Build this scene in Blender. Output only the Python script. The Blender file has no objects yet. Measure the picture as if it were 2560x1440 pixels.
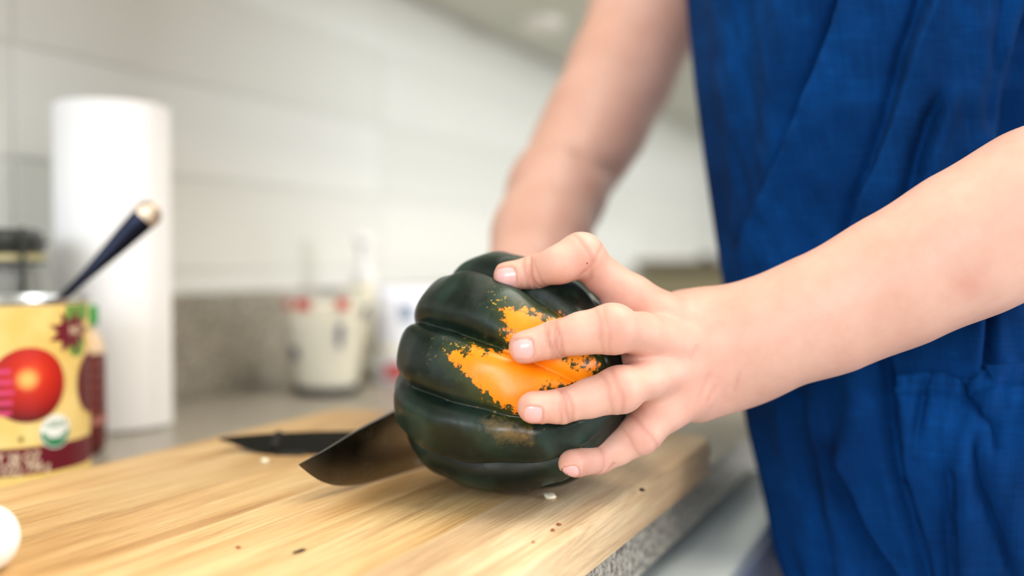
import bpy, bmesh, math, random
import numpy as np
from mathutils import Vector, Matrix
from mathutils.bvhtree import BVHTree

random.seed(7); np.random.seed(7)
S = bpy.context.scene
COL = S.collection

# ------------------------------------------------------------------ camera
FPX = 2489.0                                   # 35 mm lens, 36 mm sensor, 2560 px
TH = math.radians(24.8)                        # yaw away from the run of the worktop
PT = math.atan(70 / FPX)                       # slight downward pitch
CT = 0.90                                      # worktop height
BT = 0.925                                     # cutting board surface
CAM = Vector((0, 0, 1.05))
FW = Vector((math.cos(TH) * math.cos(PT), math.sin(TH) * math.cos(PT), -math.sin(PT)))
RT = Vector((math.sin(TH), -math.cos(TH), 0))
UP = RT.cross(FW)
cam = bpy.data.cameras.new('camera'); camo = bpy.data.objects.new('camera', cam); COL.objects.link(camo)
m = Matrix((RT, UP, -FW)).transposed().to_4x4(); m.translation = CAM
camo.matrix_world = m
cam.lens = 35.0; cam.sensor_width = 36.0; cam.clip_start = 0.02
cam.dof.use_dof = True; cam.dof.focus_distance = 0.484; cam.dof.aperture_fstop = 2.2; cam.dof.aperture_blades = 9
S.camera = camo

def W(u, v, D):                                # sight line + distance -> point in the room
    return CAM + (FW + RT * ((u - 1280) / FPX) + UP * ((720 - v) / FPX)) * D
def ONZ(u, v, z):
    d = FW + RT * ((u - 1280) / FPX) + UP * ((720 - v) / FPX)
    return CAM + d * ((z - CAM.z) / d.z)
_F = np.array(FW); _R = np.array(RT); _U = np.array(UP); _C = np.array(CAM)
def PROJ(P):                                   # used to place folds, print and colour patches on curved things
    q = np.asarray(P) - _C
    d = q @ _F
    return 1280 + FPX * (q @ _R) / d, 720 - FPX * (q @ _U) / d, d

# ------------------------------------------------------------------ world, lights, exposure
S.view_settings.view_transform = 'Standard'
S.view_settings.look = 'None'
S.view_settings.gamma = 1.0
S.view_settings.use_curve_mapping = False
S.view_settings.exposure = 0.37
wd = bpy.data.worlds.new('daylight'); S.world = wd; wd.use_nodes = True
wd.node_tree.nodes['Background'].inputs[0].default_value = (0.82, 0.90, 1.0, 1)
wd.node_tree.nodes['Background'].inputs[1].default_value = 1.0

def area(name, loc, target, sx, sy, power, col):
    l = bpy.data.lights.new(name, 'AREA'); l.shape = 'RECTANGLE'; l.size = sx; l.size_y = sy
    l.energy = power; l.color = col
    o = bpy.data.objects.new(name, l); COL.objects.link(o); o.location = loc
    o.rotation_euler = (Vector(target) - Vector(loc)).to_track_quat('-Z', 'Y').to_euler()
    return o
# daylight coming in through the two windows of the kitchen
area('window_daylight_rear', (-2.76, -0.2, 1.65), (0.6, 0.1, 1.05), 1.5, 1.25, 46, (0.93, 0.96, 1.0))
area('window_daylight_side', (0.9, -3.15, 1.65), (0.6, 0.2, 1.0), 2.2, 1.25, 56, (0.95, 0.97, 1.0))
area('ceiling_lamp_light', (0.9, -0.45, 2.43), (0.9, -0.45, 0), 1.3, 1.1, 26, (1.0, 0.94, 0.84))

# ------------------------------------------------------------------ helpers
def lin(c):
    return tuple(((x / 255) / 12.92 if x / 255 <= 0.04045 else ((x / 255 + 0.055) / 1.055) ** 2.4) for x in c)
class NT:
    def __init__(s, mat): s.t = mat.node_tree; s.n = s.t.nodes; s.l = s.t.links
    def new(s, typ, **kw):
        n = s.n.new(typ)
        for k, v in kw.items(): setattr(n, k, v)
        return n
    def link(s, a, b): s.l.new(a, b)
def mat(name, col, rough=0.5, metal=0.0, trans=0.0, spec=0.5, ior=1.45, sss=0.0, coat=0.0):
    m = bpy.data.materials.new(name); m.use_nodes = True
    b = m.node_tree.nodes['Principled BSDF']
    b.inputs['Base Color'].default_value = (*lin(col), 1)
    b.inputs['Roughness'].default_value = rough; b.inputs['Metallic'].default_value = metal
    b.inputs['Transmission Weight'].default_value = trans; b.inputs['IOR'].default_value = ior
    b.inputs['Specular IOR Level'].default_value = spec
    b.inputs['Coat Weight'].default_value = coat
    if sss:
        b.inputs['Subsurface Weight'].default_value = sss
        b.inputs['Subsurface Radius'].default_value = (1.0, 0.35, 0.2)
        b.inputs['Subsurface Scale'].default_value = 0.0025
    return m
def ramp(nt, stops, interp='LINEAR'):
    r = nt.new('ShaderNodeValToRGB'); cr = r.color_ramp; cr.interpolation = interp
    while len(cr.elements) < len(stops): cr.elements.new(0.5)
    for e, (p, c) in zip(cr.elements, stops):
        e.position = p; e.color = (*c, 1) if len(c) == 3 else c
    return r
def noise(nt, scale, detail=4, vec=None, rough=0.55, dist=0.0):
    n = nt.new('ShaderNodeTexNoise'); n.inputs['Scale'].default_value = scale
    n.inputs['Detail'].default_value = detail; n.inputs['Roughness'].default_value = rough
    n.inputs['Distortion'].default_value = dist
    if vec is not None: nt.link(vec, n.inputs['Vector'])
    return n
def objcoord(nt, scale=(1, 1, 1), rot=(0, 0, 0)):
    tc = nt.new('ShaderNodeTexCoord'); mp = nt.new('ShaderNodeMapping')
    mp.inputs['Scale'].default_value = scale; mp.inputs['Rotation'].default_value = rot
    nt.link(tc.outputs['Object'], mp.inputs['Vector']); return mp.outputs['Vector']
def mixc(nt, fac, a, b, typ='MIX'):
    n = nt.new('ShaderNodeMix', data_type='RGBA', blend_type=typ)
    for sock, v in ((n.inputs[0], fac), (n.inputs[6], a), (n.inputs[7], b)):
        if hasattr(v, 'links') or hasattr(v, 'is_linked'): nt.link(v, sock)
        elif isinstance(v, (int, float)): sock.default_value = v
        else: sock.default_value = (*v, 1) if len(v) == 3 else v
    return n.outputs[2]
def math_(nt, op, a, b=None, clamp=False):
    n = nt.new('ShaderNodeMath', operation=op); n.use_clamp = clamp
    for i, v in enumerate((a, b)):
        if v is None: continue
        if isinstance(v, (int, float)): n.inputs[i].default_value = v
        else: nt.link(v, n.inputs[i])
    return n.outputs[0]
def bump(nt, h, strength=0.2, dist=0.001):
    b = nt.new('ShaderNodeBump'); b.inputs['Strength'].default_value = strength; b.inputs['Distance'].default_value = dist
    nt.link(h, b.inputs['Height']); nt.link(b.outputs['Normal'], nt.n['Principled BSDF'].inputs['Normal'])

def mobj(name, verts, faces, material, parent=None, smooth=True, loc=None):
    me = bpy.data.meshes.new(name); me.from_pydata([tuple(map(float, v)) for v in verts], [], [tuple(map(int, f)) for f in faces]); me.update()
    return link(name, me, material, parent, smooth, loc)
def link(name, me, material, parent=None, smooth=True, loc=None):
    if smooth and len(me.polygons): me.polygons.foreach_set('use_smooth', [True] * len(me.polygons))
    if material is not None: me.materials.append(material)
    o = bpy.data.objects.new(name, me); COL.objects.link(o)
    if parent is not None: o.parent = parent
    if loc is not None: o.location = loc
    return o
def from_bm(name, bm, material, parent=None, smooth=False, loc=None):
    bmesh.ops.recalc_face_normals(bm, faces=bm.faces)
    me = bpy.data.meshes.new(name); bm.to_mesh(me); bm.free()
    return link(name, me, material, parent, smooth, loc)
def bm_box(bm, lo, hi, bev=0.0, seg=2):
    lo = Vector(lo); hi = Vector(hi)
    r = bmesh.ops.create_cube(bm, size=1.0)
    bmesh.ops.scale(bm, vec=hi - lo, verts=r['verts']); bmesh.ops.translate(bm, vec=(hi + lo) / 2, verts=r['verts'])
    if bev:
        es = list({e for v in r['verts'] for e in v.link_edges})
        bmesh.ops.bevel(bm, geom=es, offset=bev, segments=seg, affect='EDGES', profile=0.6)
def box(name, lo, hi, material, parent=None, bev=0.0, seg=2):
    bm = bmesh.new(); bm_box(bm, lo, hi, bev, seg)
    return from_bm(name, bm, material, parent, smooth=False)
def lathe(name, prof, material, parent=None, n=48, loc=None, closed=False, smooth=True):
    V, F = [], []
    k = len(prof)
    for i in range(n):
        a = 2 * math.pi * i / n
        for r, z in prof: V.append((r * math.cos(a), r * math.sin(a), z))
    for i in range(n):
        j = (i + 1) % n
        for q in range(k if closed else k - 1):
            q2 = (q + 1) % k
            F.append((i * k + q, j * k + q, j * k + q2, i * k + q2))
    me = bpy.data.meshes.new(name); me.from_pydata(V, [], F); me.update()
    bm = bmesh.new(); bm.from_mesh(me); bmesh.ops.remove_doubles(bm, verts=bm.verts, dist=1e-6)
    bmesh.ops.recalc_face_normals(bm, faces=bm.faces); bm.to_mesh(me); bm.free()
    o = link(name, me, material, parent, smooth, loc)
    if smooth: autosmooth(o, 40)
    return o
def autosmooth(o, deg):
    me = o.data; lim = math.cos(math.radians(deg))
    bm = bmesh.new(); bm.from_mesh(me)
    for e in bm.edges:
        if len(e.link_faces) == 2 and e.link_faces[0].normal.dot(e.link_faces[1].normal) < lim: e.smooth = False
    bm.to_mesh(me); bm.free()
def tube(name, pts, rads, material, parent=None, n=14, flat=None):
    pts = [Vector(p) for p in pts]; V, F = [], []
    if not hasattr(rads, '__len__'): rads = [rads] * len(pts)
    prev = None
    for i, p in enumerate(pts):
        t = (pts[min(i + 1, len(pts) - 1)] - pts[max(i - 1, 0)]).normalized()
        if prev is None: a = t.orthogonal().normalized()
        else: a = (prev - t * prev.dot(t)).normalized()
        prev = a; b = t.cross(a)
        for k in range(n):
            an = 2 * math.pi * k / n
            V.append(p + (a * math.cos(an) + b * math.sin(an)) * rads[i])
    for i in range(len(pts) - 1):
        for k in range(n):
            k2 = (k + 1) % n
            F.append((i * n + k, i * n + k2, (i + 1) * n + k2, (i + 1) * n + k))
    F.append(tuple(range(n))[::-1]); F.append(tuple((len(pts) - 1) * n + k for k in range(n)))
    return mobj(name, V, F, material, parent)
def empty(name, loc=(0, 0, 0), rz=0.0):
    o = bpy.data.objects.new(name, None); COL.objects.link(o); o.location = loc; o.rotation_euler = (0, 0, rz)
    o.empty_display_size = 0.02; return o
def tag(o, label, cat, group=None):
    o['label'] = label; o['category'] = cat
    if group: o['group'] = group
    return o
def struct(o, label=None):
    o['kind'] = 'structure'
    if label: o['label'] = label
    return o
def smooth01(x): x = np.clip(x, 0, 1); return x * x * (3 - 2 * x)

# ------------------------------------------------------------------ materials
M = {}
M['paint'] = mat('white_paint', (232, 232, 228), 0.6)
M['ceiling'] = mat('ceiling_paint', (235, 234, 230), 0.8)
M['tile'] = mat('glazed_white_tile', (232, 233, 228), 0.22)
nt = NT(M['tile']); oi = nt.new('ShaderNodeObjectInfo')
rp = ramp(nt, [(0.0, lin((226, 227, 221))), (1.0, lin((236, 237, 233)))]); nt.link(oi.outputs['Random'], rp.inputs[0])
nt.link(rp.outputs[0], nt.n['Principled BSDF'].inputs['Base Color'])
bump(nt, noise(nt, 14, 2, objcoord(nt)).outputs[0], 0.06, 0.002)
M['grout'] = mat('grey_grout', (220, 221, 216), 0.9)
M['cabinet'] = mat('cabinet_white', (206, 208, 196), 0.45)
M['floor'] = mat('floor_tile', (176, 172, 168), 0.5)
nt = NT(M['floor']); rp = ramp(nt, [(0.3, lin((150, 146, 142))), (0.7, lin((192, 188, 184)))])
nt.link(noise(nt, 5, 5, objcoord(nt)).outputs[0], rp.inputs[0]); nt.link(rp.outputs[0], nt.n['Principled BSDF'].inputs['Base Color'])

def granite(name, a, b, c, dark, scale=1.0):
    g = mat(name, a, 0.28); nt = NT(g); oc = objcoord(nt)
    n1 = noise(nt, 230 * scale, 4, oc, 0.65); r1 = ramp(nt, [(0.36, lin(dark)), (0.44, lin(b)), (0.56, lin(a)), (0.68, lin(c))])
    nt.link(n1.outputs[0], r1.inputs[0])
    n2 = noise(nt, 420 * scale, 2, oc); r2 = ramp(nt, [(0.31, (1, 1, 1)), (0.37, (0, 0, 0))]); nt.link(n2.outputs[0], r2.inputs[0])
    n3 = noise(nt, 12, 3, oc); r3 = ramp(nt, [(0.3, (0.86, 0.86, 0.86)), (0.7, (1.0, 1.0, 1.0))]); nt.link(n3.outputs[0], r3.inputs[0])
    c1 = mixc(nt, r2.outputs[0], r1.outputs[0], lin(dark))
    c2 = mixc(nt, 1.0, c1, r3.outputs[0], 'MULTIPLY')
    nt.link(c2, nt.n['Principled BSDF'].inputs['Base Color']); return g
M['granite'] = granite('speckled_granite', (180, 174, 160), (138, 131, 120), (208, 203, 190), (50, 47, 46))

# ------------------------------------------------------------------ the room
WY = 0.79                                      # tiled wall
X0, X1, Y0 = -2.8, 3.4, -3.2
def wall_with_hole(name, axis, at, th, lo, hi, hole, material):
    # slab across the other horizontal axis, one rectangular opening (a0,a1,z0,z1)
    bm = bmesh.new(); a0, a1, z0, z1 = hole
    def b(p, q, r, s):
        if axis == 'x': bm_box(bm, (at, p, r), (at + th, q, s))
        else: bm_box(bm, (p, at, r), (q, at + th, s))
    b(lo, a0, 0, 2.5); b(a1, hi, 0, 2.5); b(a0, a1, 0, z0); b(a0, a1, z1, 2.5)
    return struct(from_bm(name, bm, material))
struct(box('floor', (X0, Y0, -0.05), (X1, WY, 0), M['floor']))
struct(box('ceiling', (X0, Y0, 2.5), (X1, WY, 2.55), M['ceiling']))
wall_with_hole('wall_rear', 'x', X0 - 0.1, 0.1, Y0, WY, (-1.0, 0.6, 1.0, 2.3), M['paint'])
wall_with_hole('wall_right', 'y', Y0 - 0.1, 0.1, X0, X1, (-0.25, 2.05, 1.0, 2.3), M['paint'])
struct(box('wall_far', (X1, Y0, 0), (X1 + 0.1, WY + 0.1, 2.5), M['paint']))
wl = struct(box('wall_left', (X0, WY + 0.008, 0), (X1, WY + 0.1, 2.5), M['grout']))
# window frames
for k, (nm, ax) in enumerate((('window_1', 'x'), ('window_2', 'y'))):
    bm = bmesh.new()
    if ax == 'x':
        for y in (-1.0, -0.225, 0.55): bm_box(bm, (X0 - 0.08, y, 1.0), (X0 - 0.03, y + 0.05, 2.3))
        for z in (1.0, 2.25): bm_box(bm, (X0 - 0.08, -1.0, z), (X0 - 0.03, 0.6, z + 0.05))
    else:
        for x in (-0.25, 0.875, 2.00): bm_box(bm, (x, Y0 - 0.08, 1.0), (x + 0.05, Y0 - 0.03, 2.3))
        for z in (1.0, 2.25): bm_box(bm, (-0.25, Y0 - 0.08, z), (2.05, Y0 - 0.03, z + 0.05))
    struct(from_bm(nm, bm, M['paint']))
# tiles: 10.4 cm courses, stacked bond
TW, THh, GR = 0.624, 0.1055, 0.0020
tb = bmesh.new(); bm_box(tb, (GR / 2, 0, GR / 2), (TW - GR / 2, 0.012, THh - GR / 2), 0.0010, 1)
bmesh.ops.recalc_face_normals(tb, faces=tb.faces)
tme = bpy.data.meshes.new('tile'); tb.to_mesh(tme); tb.free(); tme.materials.append(M['tile'])
zt0 = CT + 0.137
for r in range(-1, 5):
    for c in range(-2, 4):
        x = 0.638 + TW * c
        if x + TW > X1 or (r == -1 and False): continue
        o = bpy.data.objects.new('tile', tme); COL.objects.link(o); o.parent = wl
        o.location = (x, WY + 0.0052 + random.uniform(0, 0.0008), zt0 + THh * r)

# worktop with its upstand
wt = box('worktop', (-0.45, 0.170, CT - 0.032), (X1 - 0.005, WY - 0.004, CT), M['granite'], bev=0.004, seg=3)
tag(wt, 'speckled grey granite worktop running along the tiled wall', 'worktop')
us = box('trim_1', (-0.45, WY - 0.024, CT), (X1 - 0.005, WY - 0.003, CT + 0.113), M['granite'], bev=0.002)
struct(us, 'granite upstand between worktop and tiles')

# base units under the worktop
M['appliance'] = mat('appliance_white', (238, 248, 248), 0.3)
M['appliance_face'] = mat('appliance_face', (176, 186, 214), 0.4)
M['plinth'] = mat('plinth_black', (40, 38, 36), 0.7)  # black board along the floor under the units
M['steel'] = mat('brushed_steel', (190, 190, 190), 0.3, 1.0)
dw = empty('dishwasher', (0.62, 0.2, 0)); tag(dw, 'white dishwasher with its door ajar under the granite worktop', 'dishwasher')
box('body', (-0.58, 0.02, 0.10), (0.32, 0.55, CT - 0.036), M['appliance'], dw)
box('door', (-0.58, -0.066, 0.12), (0.32, 0.012, CT - 0.046), M['appliance'], dw, bev=0.004)
box('control_panel', (-0.30, -0.0665, CT - 0.12), (0.30, -0.0685 , CT - 0.055), M['appliance_face'], dw)
cab = empty('base_cabinet', (1.75, 0.2, 0)); tag(cab, 'white base cabinet under the far end of the worktop', 'cabinet')
box('body', (-0.79, 0.02, 0.10), (1.6, 0.55, CT - 0.036), M['cabinet'], cab)
for k in range(4):
    d = box('door', (-0.79 + 0.598 * k, 0.0, 0.12), (-0.79 + 0.598 * k + 0.59, 0.0195, CT - 0.05), M['cabinet'], cab, bev=0.003)
    box('handle', (-0.79 + 0.598 * k + 0.05, -0.025, 0.62), (-0.79 + 0.598 * k + 0.065, -0.001, 0.76), M['steel'], d, bev=0.003)
pl = struct(box('baseboard_left', (-0.45, 0.24, 0), (X1 - 0.005, 0.26, 0.098), M['plinth']))

# wall cabinets above, their undersides in view at the top
UZ = CT + 0.553
uc = empty('wall_cabinet', (1.2, WY - 0.012, UZ)); tag(uc, 'pale grey-green wall cabinet hung above the tiles, unseen left end added for shade', 'cabinet')
box('body', (-1.60, -0.33, 0.0), (2.15, 0, 0.75), M['cabinet'], uc, bev=0.003)  # left end runs on unseen, added to shade the tiles from the lamp
for k in range(-2, 4):
    d = box('door', (-0.35 + 0.625 * k + 0.003, -0.352, 0.0), (-0.35 + 0.625 * k + 0.622, -0.331, 0.75), M['cabinet'], uc, bev=0.003)
    box('handle', (-0.35 + 0.625 * k + 0.04, -0.38, 0.06), (-0.35 + 0.625 * k + 0.055, -0.353, 0.2), M['steel'], d, bev=0.003)
pk = lathe('puck_lamp', [(0, 0), (0.032, 0), (0.034, 0.004), (0.034, 0.016), (0.0, 0.016)], mat('puck_white', (240, 238, 232), 0.4), loc=W(1358, 110, 1.66))
pk.location.z = UZ - 0.0165
tag(pk, 'small round white puck light under the wall cabinet', 'lamp')
# ceiling lamp that gives the warm light
cl = empty('ceiling_lamp', (0.9, -0.45, 2.5)); cl.scale = (1.8, 1.6, 1); tag(cl, 'flat wide ceiling lamp with white diffuser', 'lamp')
box('frame', (-0.37, -0.37, -0.05), (0.37, 0.37, -0.0005), M['paint'], cl, bev=0.004)
M['diffuser'] = mat('lamp_diffuser', (255, 240, 215), 0.5)
M['diffuser'].node_tree.nodes['Principled BSDF'].inputs['Emission Color'].default_value = (1, 0.86, 0.68, 1)
M['diffuser'].node_tree.nodes['Principled BSDF'].inputs['Emission Strength'].default_value = 3
box('diffuser', (-0.34, -0.34, -0.056), (0.34, 0.34, -0.0505), M['diffuser'], cl)

# ------------------------------------------------------------------ cutting board
def wood(name, sat=1.0, val=1.0):
    w = mat(name, (214, 176, 118), 0.48); nt = NT(w)
    tc = nt.new('ShaderNodeTexCoord'); oi = nt.new('ShaderNodeObjectInfo')
    cmb = nt.new('ShaderNodeCombineXYZ'); nt.link(math_(nt, 'MULTIPLY', oi.outputs['Random'], 7.0), cmb.inputs[0]); nt.link(math_(nt, 'MULTIPLY', oi.outputs['Random'], 3.0), cmb.inputs[1])
    ad = nt.new('ShaderNodeVectorMath', operation='ADD'); nt.link(tc.outputs['Object'], ad.inputs[0]); nt.link(cmb.outputs[0], ad.inputs[1])
    def mp(s):
        m_ = nt.new('ShaderNodeMapping'); m_.inputs['Scale'].default_value = s; nt.link(ad.outputs[0], m_.inputs['Vector']); return m_.outputs[0]
    big = noise(nt, 9, 4, mp((0.35, 2.2, 2.2)), 0.6, 0.5)
    r1 = ramp(nt, [(0.28, lin((172, 130, 78))), (0.45, lin((204, 168, 116))), (0.6, lin((220, 190, 140))), (0.78, lin((232, 210, 168)))])
    nt.link(big.outputs[0], r1.inputs[0])
    st = noise(nt, 44, 8, mp((0.11, 1.6, 1.6)), 0.74, 0.55)
    r2 = ramp(nt, [(0.32, (0.50, 0.37, 0.23)), (0.46, (0.88, 0.82, 0.72)), (0.6, (1.0, 1.0, 1.0))]); nt.link(st.outputs[0], r2.inputs[0])
    c = mixc(nt, 0.75, r1.outputs[0], r2.outputs[0], 'MULTIPLY')
    fi = noise(nt, 330, 5, mp((0.035, 1.5, 1.5)), 0.75, 0.2)
    r3 = ramp(nt, [(0.34, (0.62, 0.52, 0.40)), (0.55, (1, 1, 1))]); nt.link(fi.outputs[0], r3.inputs[0])
    c = mixc(nt, 0.7, c, r3.outputs[0], 'MULTIPLY')
    cr = noise(nt, 16, 3, mp((0.12, 2.6, 2.6)), 0.55, 0.8)            # thin dark checks
    r4 = ramp(nt, [(0.255, (1, 1, 1)), (0.285, (0, 0, 0))]); nt.link(cr.outputs[0], r4.inputs[0])
    c = mixc(nt, math_(nt, 'MULTIPLY', r4.outputs[0], 0.75), c, lin((120, 74, 34)))
    hs = nt.new('ShaderNodeHueSaturation'); nt.link(c, hs.inputs['Color'])
    hs.inputs['Saturation'].default_value = sat
    nt.link(math_(nt, 'MULTIPLY', math_(nt, 'ADD', math_(nt, 'MULTIPLY', oi.outputs['Random'], 0.16), 0.92), val), hs.inputs['Value'])
    nt.link(hs.outputs[0], nt.n['Principled BSDF'].inputs['Base Color'])
    sc = noise(nt, 260, 3, mp((0.3, 1.0, 1.0)), 0.6)
    bump(nt, math_(nt, 'ADD', math_(nt, 'MULTIPLY', fi.outputs[0], 0.6), sc.outputs[0]), 0.25, 0.0012)
    return w
M['wood'] = wood('maple_wood'); M['wood_pale'] = wood('pale_maple_wood', 0.82, 1.02)
BX0, BX1, BYf, BYb = 0.06, 0.705, 0.1645, 0.487
bd = empty('cutting_board', (0, 0, CT)); tag(bd, 'thick pale wooden cutting board of glued planks on the worktop', 'cutting board')
NP = 6; pw = (BYb - BYf) / NP
def plank(k):
    bm = bmesh.new(); y0 = BYf + k * pw; y1 = y0 + pw
    R = 0.022
    # outline with rounded corners on outer planks, then a softened top edge
    pts = []
    def arc(cx, cy, a0, a1):
        for i in range(7):
            a = math.radians(a0 + (a1 - a0) * i / 6); pts.append((cx + R * math.cos(a), cy + R * math.sin(a)))
    g = 0.00012
    if k == 0: arc(BX0 + R, y0 + R, 180, 270); arc(BX1 - R, y0 + R, 270, 360); pts += [(BX1, y1 - g), (BX0, y1 - g)]
    elif k == NP - 1: pts += [(BX0, y0 + g), (BX1, y0 + g)]; arc(BX1 - R, y1 - R, 0, 90); arc(BX0 + R, y1 - R, 90, 180)
    else: pts += [(BX0, y0 + g), (BX1, y0 + g), (BX1, y1 - g), (BX0, y1 - g)]
    vs = [bm.verts.new((x, y, 0.0005)) for x, y in pts]
    f = bm.faces.new(vs); ex = bmesh.ops.extrude_face_region(bm, geom=[f])
    bmesh.ops.translate(bm, vec=(0, 0, 0.0245), verts=[e for e in ex['geom'] if isinstance(e, bmesh.types.BMVert)])
    es = []
    for e in bm.edges:
        a, b = e.verts
        if a.co.z > 0.02 and b.co.z > 0.02:
            seam = abs(a.co.y - b.co.y) < 1e-6 and ((k > 0 and abs(a.co.y - (y0 + g)) < 1e-5) or (k < NP - 1 and abs(a.co.y - (y1 - g)) < 1e-5))
            if not seam: es.append(e)
    bmesh.ops.bevel(bm, geom=es, offset=0.0045, segments=3, affect='EDGES', profile=0.5)
    o = from_bm('plank', bm, M['wood_pale' if k == 0 else 'wood'], bd, smooth=True); autosmooth(o, 50); return o
for k in range(NP): plank(k)

# ------------------------------------------------------------------ acorn squash
SQC = W(1297, 936, 0.540)
SQ_E = (RT * 0.80 - UP * 0.20 - FW * 0.55).normalized()      # points to the blossom end
SQ_A = (UP - SQ_E * UP.dot(SQ_E)).normalized(); SQ_B = SQ_E.cross(SQ_A)
def squash():
    NU, NV = 500, 260
    prof = [  # (position along axis, radius) from blossom tip to stem dimple, metres
        (0.0655, 0.0), (0.0650, 0.006), (0.0610, 0.016), (0.0560, 0.0300), (0.0450, 0.0430), (0.0280, 0.0530), (0.0090, 0.0595),
        (-0.0090, 0.0622), (-0.0260, 0.0612), (-0.0400, 0.0550), (-0.0490, 0.0440), (-0.0525, 0.0310), (-0.0500, 0.0180), (-0.0450, 0.009), (-0.0440, 0.0)]
    P = np.array(prof); s = np.r_[0, np.cumsum(np.hypot(*np.diff(P, axis=0).T))]; s /= s[-1]
    # Catmull style smooth resample
    tt = np.linspace(0, 1, NV + 1); x = np.interp(tt, s, P[:, 0]); r = np.interp(tt, s, P[:, 1])
    for _ in range(30):
        x[1:-1] = (x[:-2] + 2 * x[1:-1] + x[2:]) / 4; r[1:-1] = (r[:-2] + 2 * r[1:-1] + r[2:]) / 4
    phi = np.arange(NU) * 2 * math.pi / NU
    T, PH = np.meshgrid(tt, phi, indexing='ij')
    ph0 = math.radians(9)
    wob = 0.05 * np.sin(3 * PH + 1.0) + 0.035 * np.sin(2 * PH)
    twist = 0.10 * (T - 0.5)
    ang = 5 * (PH + ph0 + wob * 0.5 + twist)
    c = np.sqrt(np.sin(ang) ** 2 + 0.07 ** 2) - 0.07
    fade = smooth01((T - 0.02) / 0.22) * (0.45 + 0.55 * smooth01((1.0 - T) / 0.25))
    lobe = (1 - (1 - c) ** 2.6)                   # broad rounded rib, narrow groove
    dep = 0.150 * fade
    idx = np.floor(ang / math.pi)
    var = 0.012 * np.sin(idx * 2.1 + 0.6)
    ridge = 0.012 * np.sin(T * 34 + idx * 1.7) * c * smooth01((T - .2) / .2) * smooth01((.95 - T) / .2)
    RR = r[:, None] * (1.045 - dep + dep * lobe + (var + ridge * 0.4) * fade)
    lump = 0.0006 * np.sin(T * 23 + PH * 4) + 0.0005 * np.sin(T * 41 - PH * 7)
    RR = np.maximum(RR + lump * fade, 0)
    E = np.array(SQ_E); A = np.array(SQ_A); B = np.array(SQ_B)
    V = np.array(SQC) + x[:, None, None] * E + RR[..., None] * (np.cos(PH)[..., None] * A + np.sin(PH)[..., None] * B)
    V = V.reshape(-1, 3)
    i = np.arange(NV)[:, None] * NU; j = np.arange(NU)[None]; j2 = (j + 1) % NU
    F = np.stack([i + j, i + j2, i + NU + j2, i + NU + j], -1).reshape(-1, 4)
    return V, F, T.ravel(), PH.ravel(), c.ravel()
SV, SF, ST, SPH, SCc = squash()
SV[:, 2] += (BT + 0.0002) - SV[:, 2].min()      # rests on the board
def seg_poly_sd(px, py, poly):
    poly = np.array(poly, float); d2 = np.full(px.shape, 1e18); ins = np.zeros(px.shape, bool)
    n = len(poly)
    for i in range(n):
        a = poly[i]; b = poly[(i + 1) % n]; e = b - a
        t = np.clip(((px - a[0]) * e[0] + (py - a[1]) * e[1]) / (e @ e), 0, 1)
        d2 = np.minimum(d2, (px - a[0] - t * e[0]) ** 2 + (py - a[1] - t * e[1]) ** 2)
        cond = ((a[1] > py) != (b[1] > py)) & (px < (b[0] - a[0]) * (py - a[1]) / (b[1] - a[1] + 1e-12) + a[0])
        ins ^= cond
    return np.where(ins, 1, -1) * np.sqrt(d2)
# colour patches where the fruit lay on the ground: outlines as seen on its near side
pu, pv, pd = PROJ(SV)
near = pd < 0.555
PATCH = [
    [(1128, 888), (1165, 880), (1205, 874), (1240, 882), (1300, 876), (1400, 890), (1470, 930), (1480, 955), (1400, 965), (1330, 990), (1310, 1040), (1262, 1016), (1215, 985), (1165, 945), (1140, 915)],
    [(1262, 778), (1300, 772), (1345, 786), (1395, 792), (1450, 815), (1420, 850), (1350, 850), (1290, 850), (1265, 830)],
    [(1430, 885), (1475, 890), (1490, 915), (1455, 912)]]
FAINT = [[(1215, 1055), (1260, 1058), (1330, 1085), (1320, 1100), (1255, 1095)]]
sd = np.full(len(SV), -400.0)
for p in PATCH: sd = np.maximum(sd, np.where(near, seg_poly_sd(pu, pv, p), -400))
sf = np.full(len(SV), -400.0)
for p in FAINT: sf = np.maximum(sf, np.where(near, seg_poly_sd(pu, pv, p), -400))
M['squash'] = mat('acorn_squash_skin', (20, 38, 30), 0.34, spec=0.4)
nt = NT(M['squash']); oc = objcoord(nt)
at = nt.new('ShaderNodeAttribute', attribute_name='patch'); af = nt.new('ShaderNodeAttribute', attribute_name='faint'); ac = nt.new('ShaderNodeAttribute', attribute_name='rib')
gn = noise(nt, 30, 4, oc); rg = ramp(nt, [(0.3, lin((7, 15, 13))), (0.5, lin((12, 27, 21))), (0.66, lin((20, 40, 28))), (0.8, lin((40, 58, 44)))]); nt.link(gn.outputs[0], rg.inputs[0])
n1 = noise(nt, 260, 6, oc, 0.7); n2 = noise(nt, 60, 3, oc)
nsum = math_(nt, 'ADD', math_(nt, 'MULTIPLY', math_(nt, 'SUBTRACT', n1.outputs[0], 0.5), 120.0), math_(nt, 'MULTIPLY', math_(nt, 'SUBTRACT', n2.outputs[0], 0.5), 45.0))
val = math_(nt, 'ADD', at.outputs['Fac'], nsum)
hard = math_(nt, 'MULTIPLY', math_(nt, 'ADD', val, 5.0), 0.12, True)
halo = math_(nt, 'MULTIPLY', math_(nt, 'ADD', math_(nt, 'ADD', at.outputs['Fac'], math_(nt, 'MULTIPLY', nsum, 0.6)), 42.0), 0.022, True)
on = noise(nt, 45, 3, oc); ro = ramp(nt, [(0.3, lin((255, 128, 4))), (0.6, lin((255, 148, 20))), (0.85, lin((255, 176, 84)))]); nt.link(on.outputs[0], ro.inputs[0])
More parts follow.
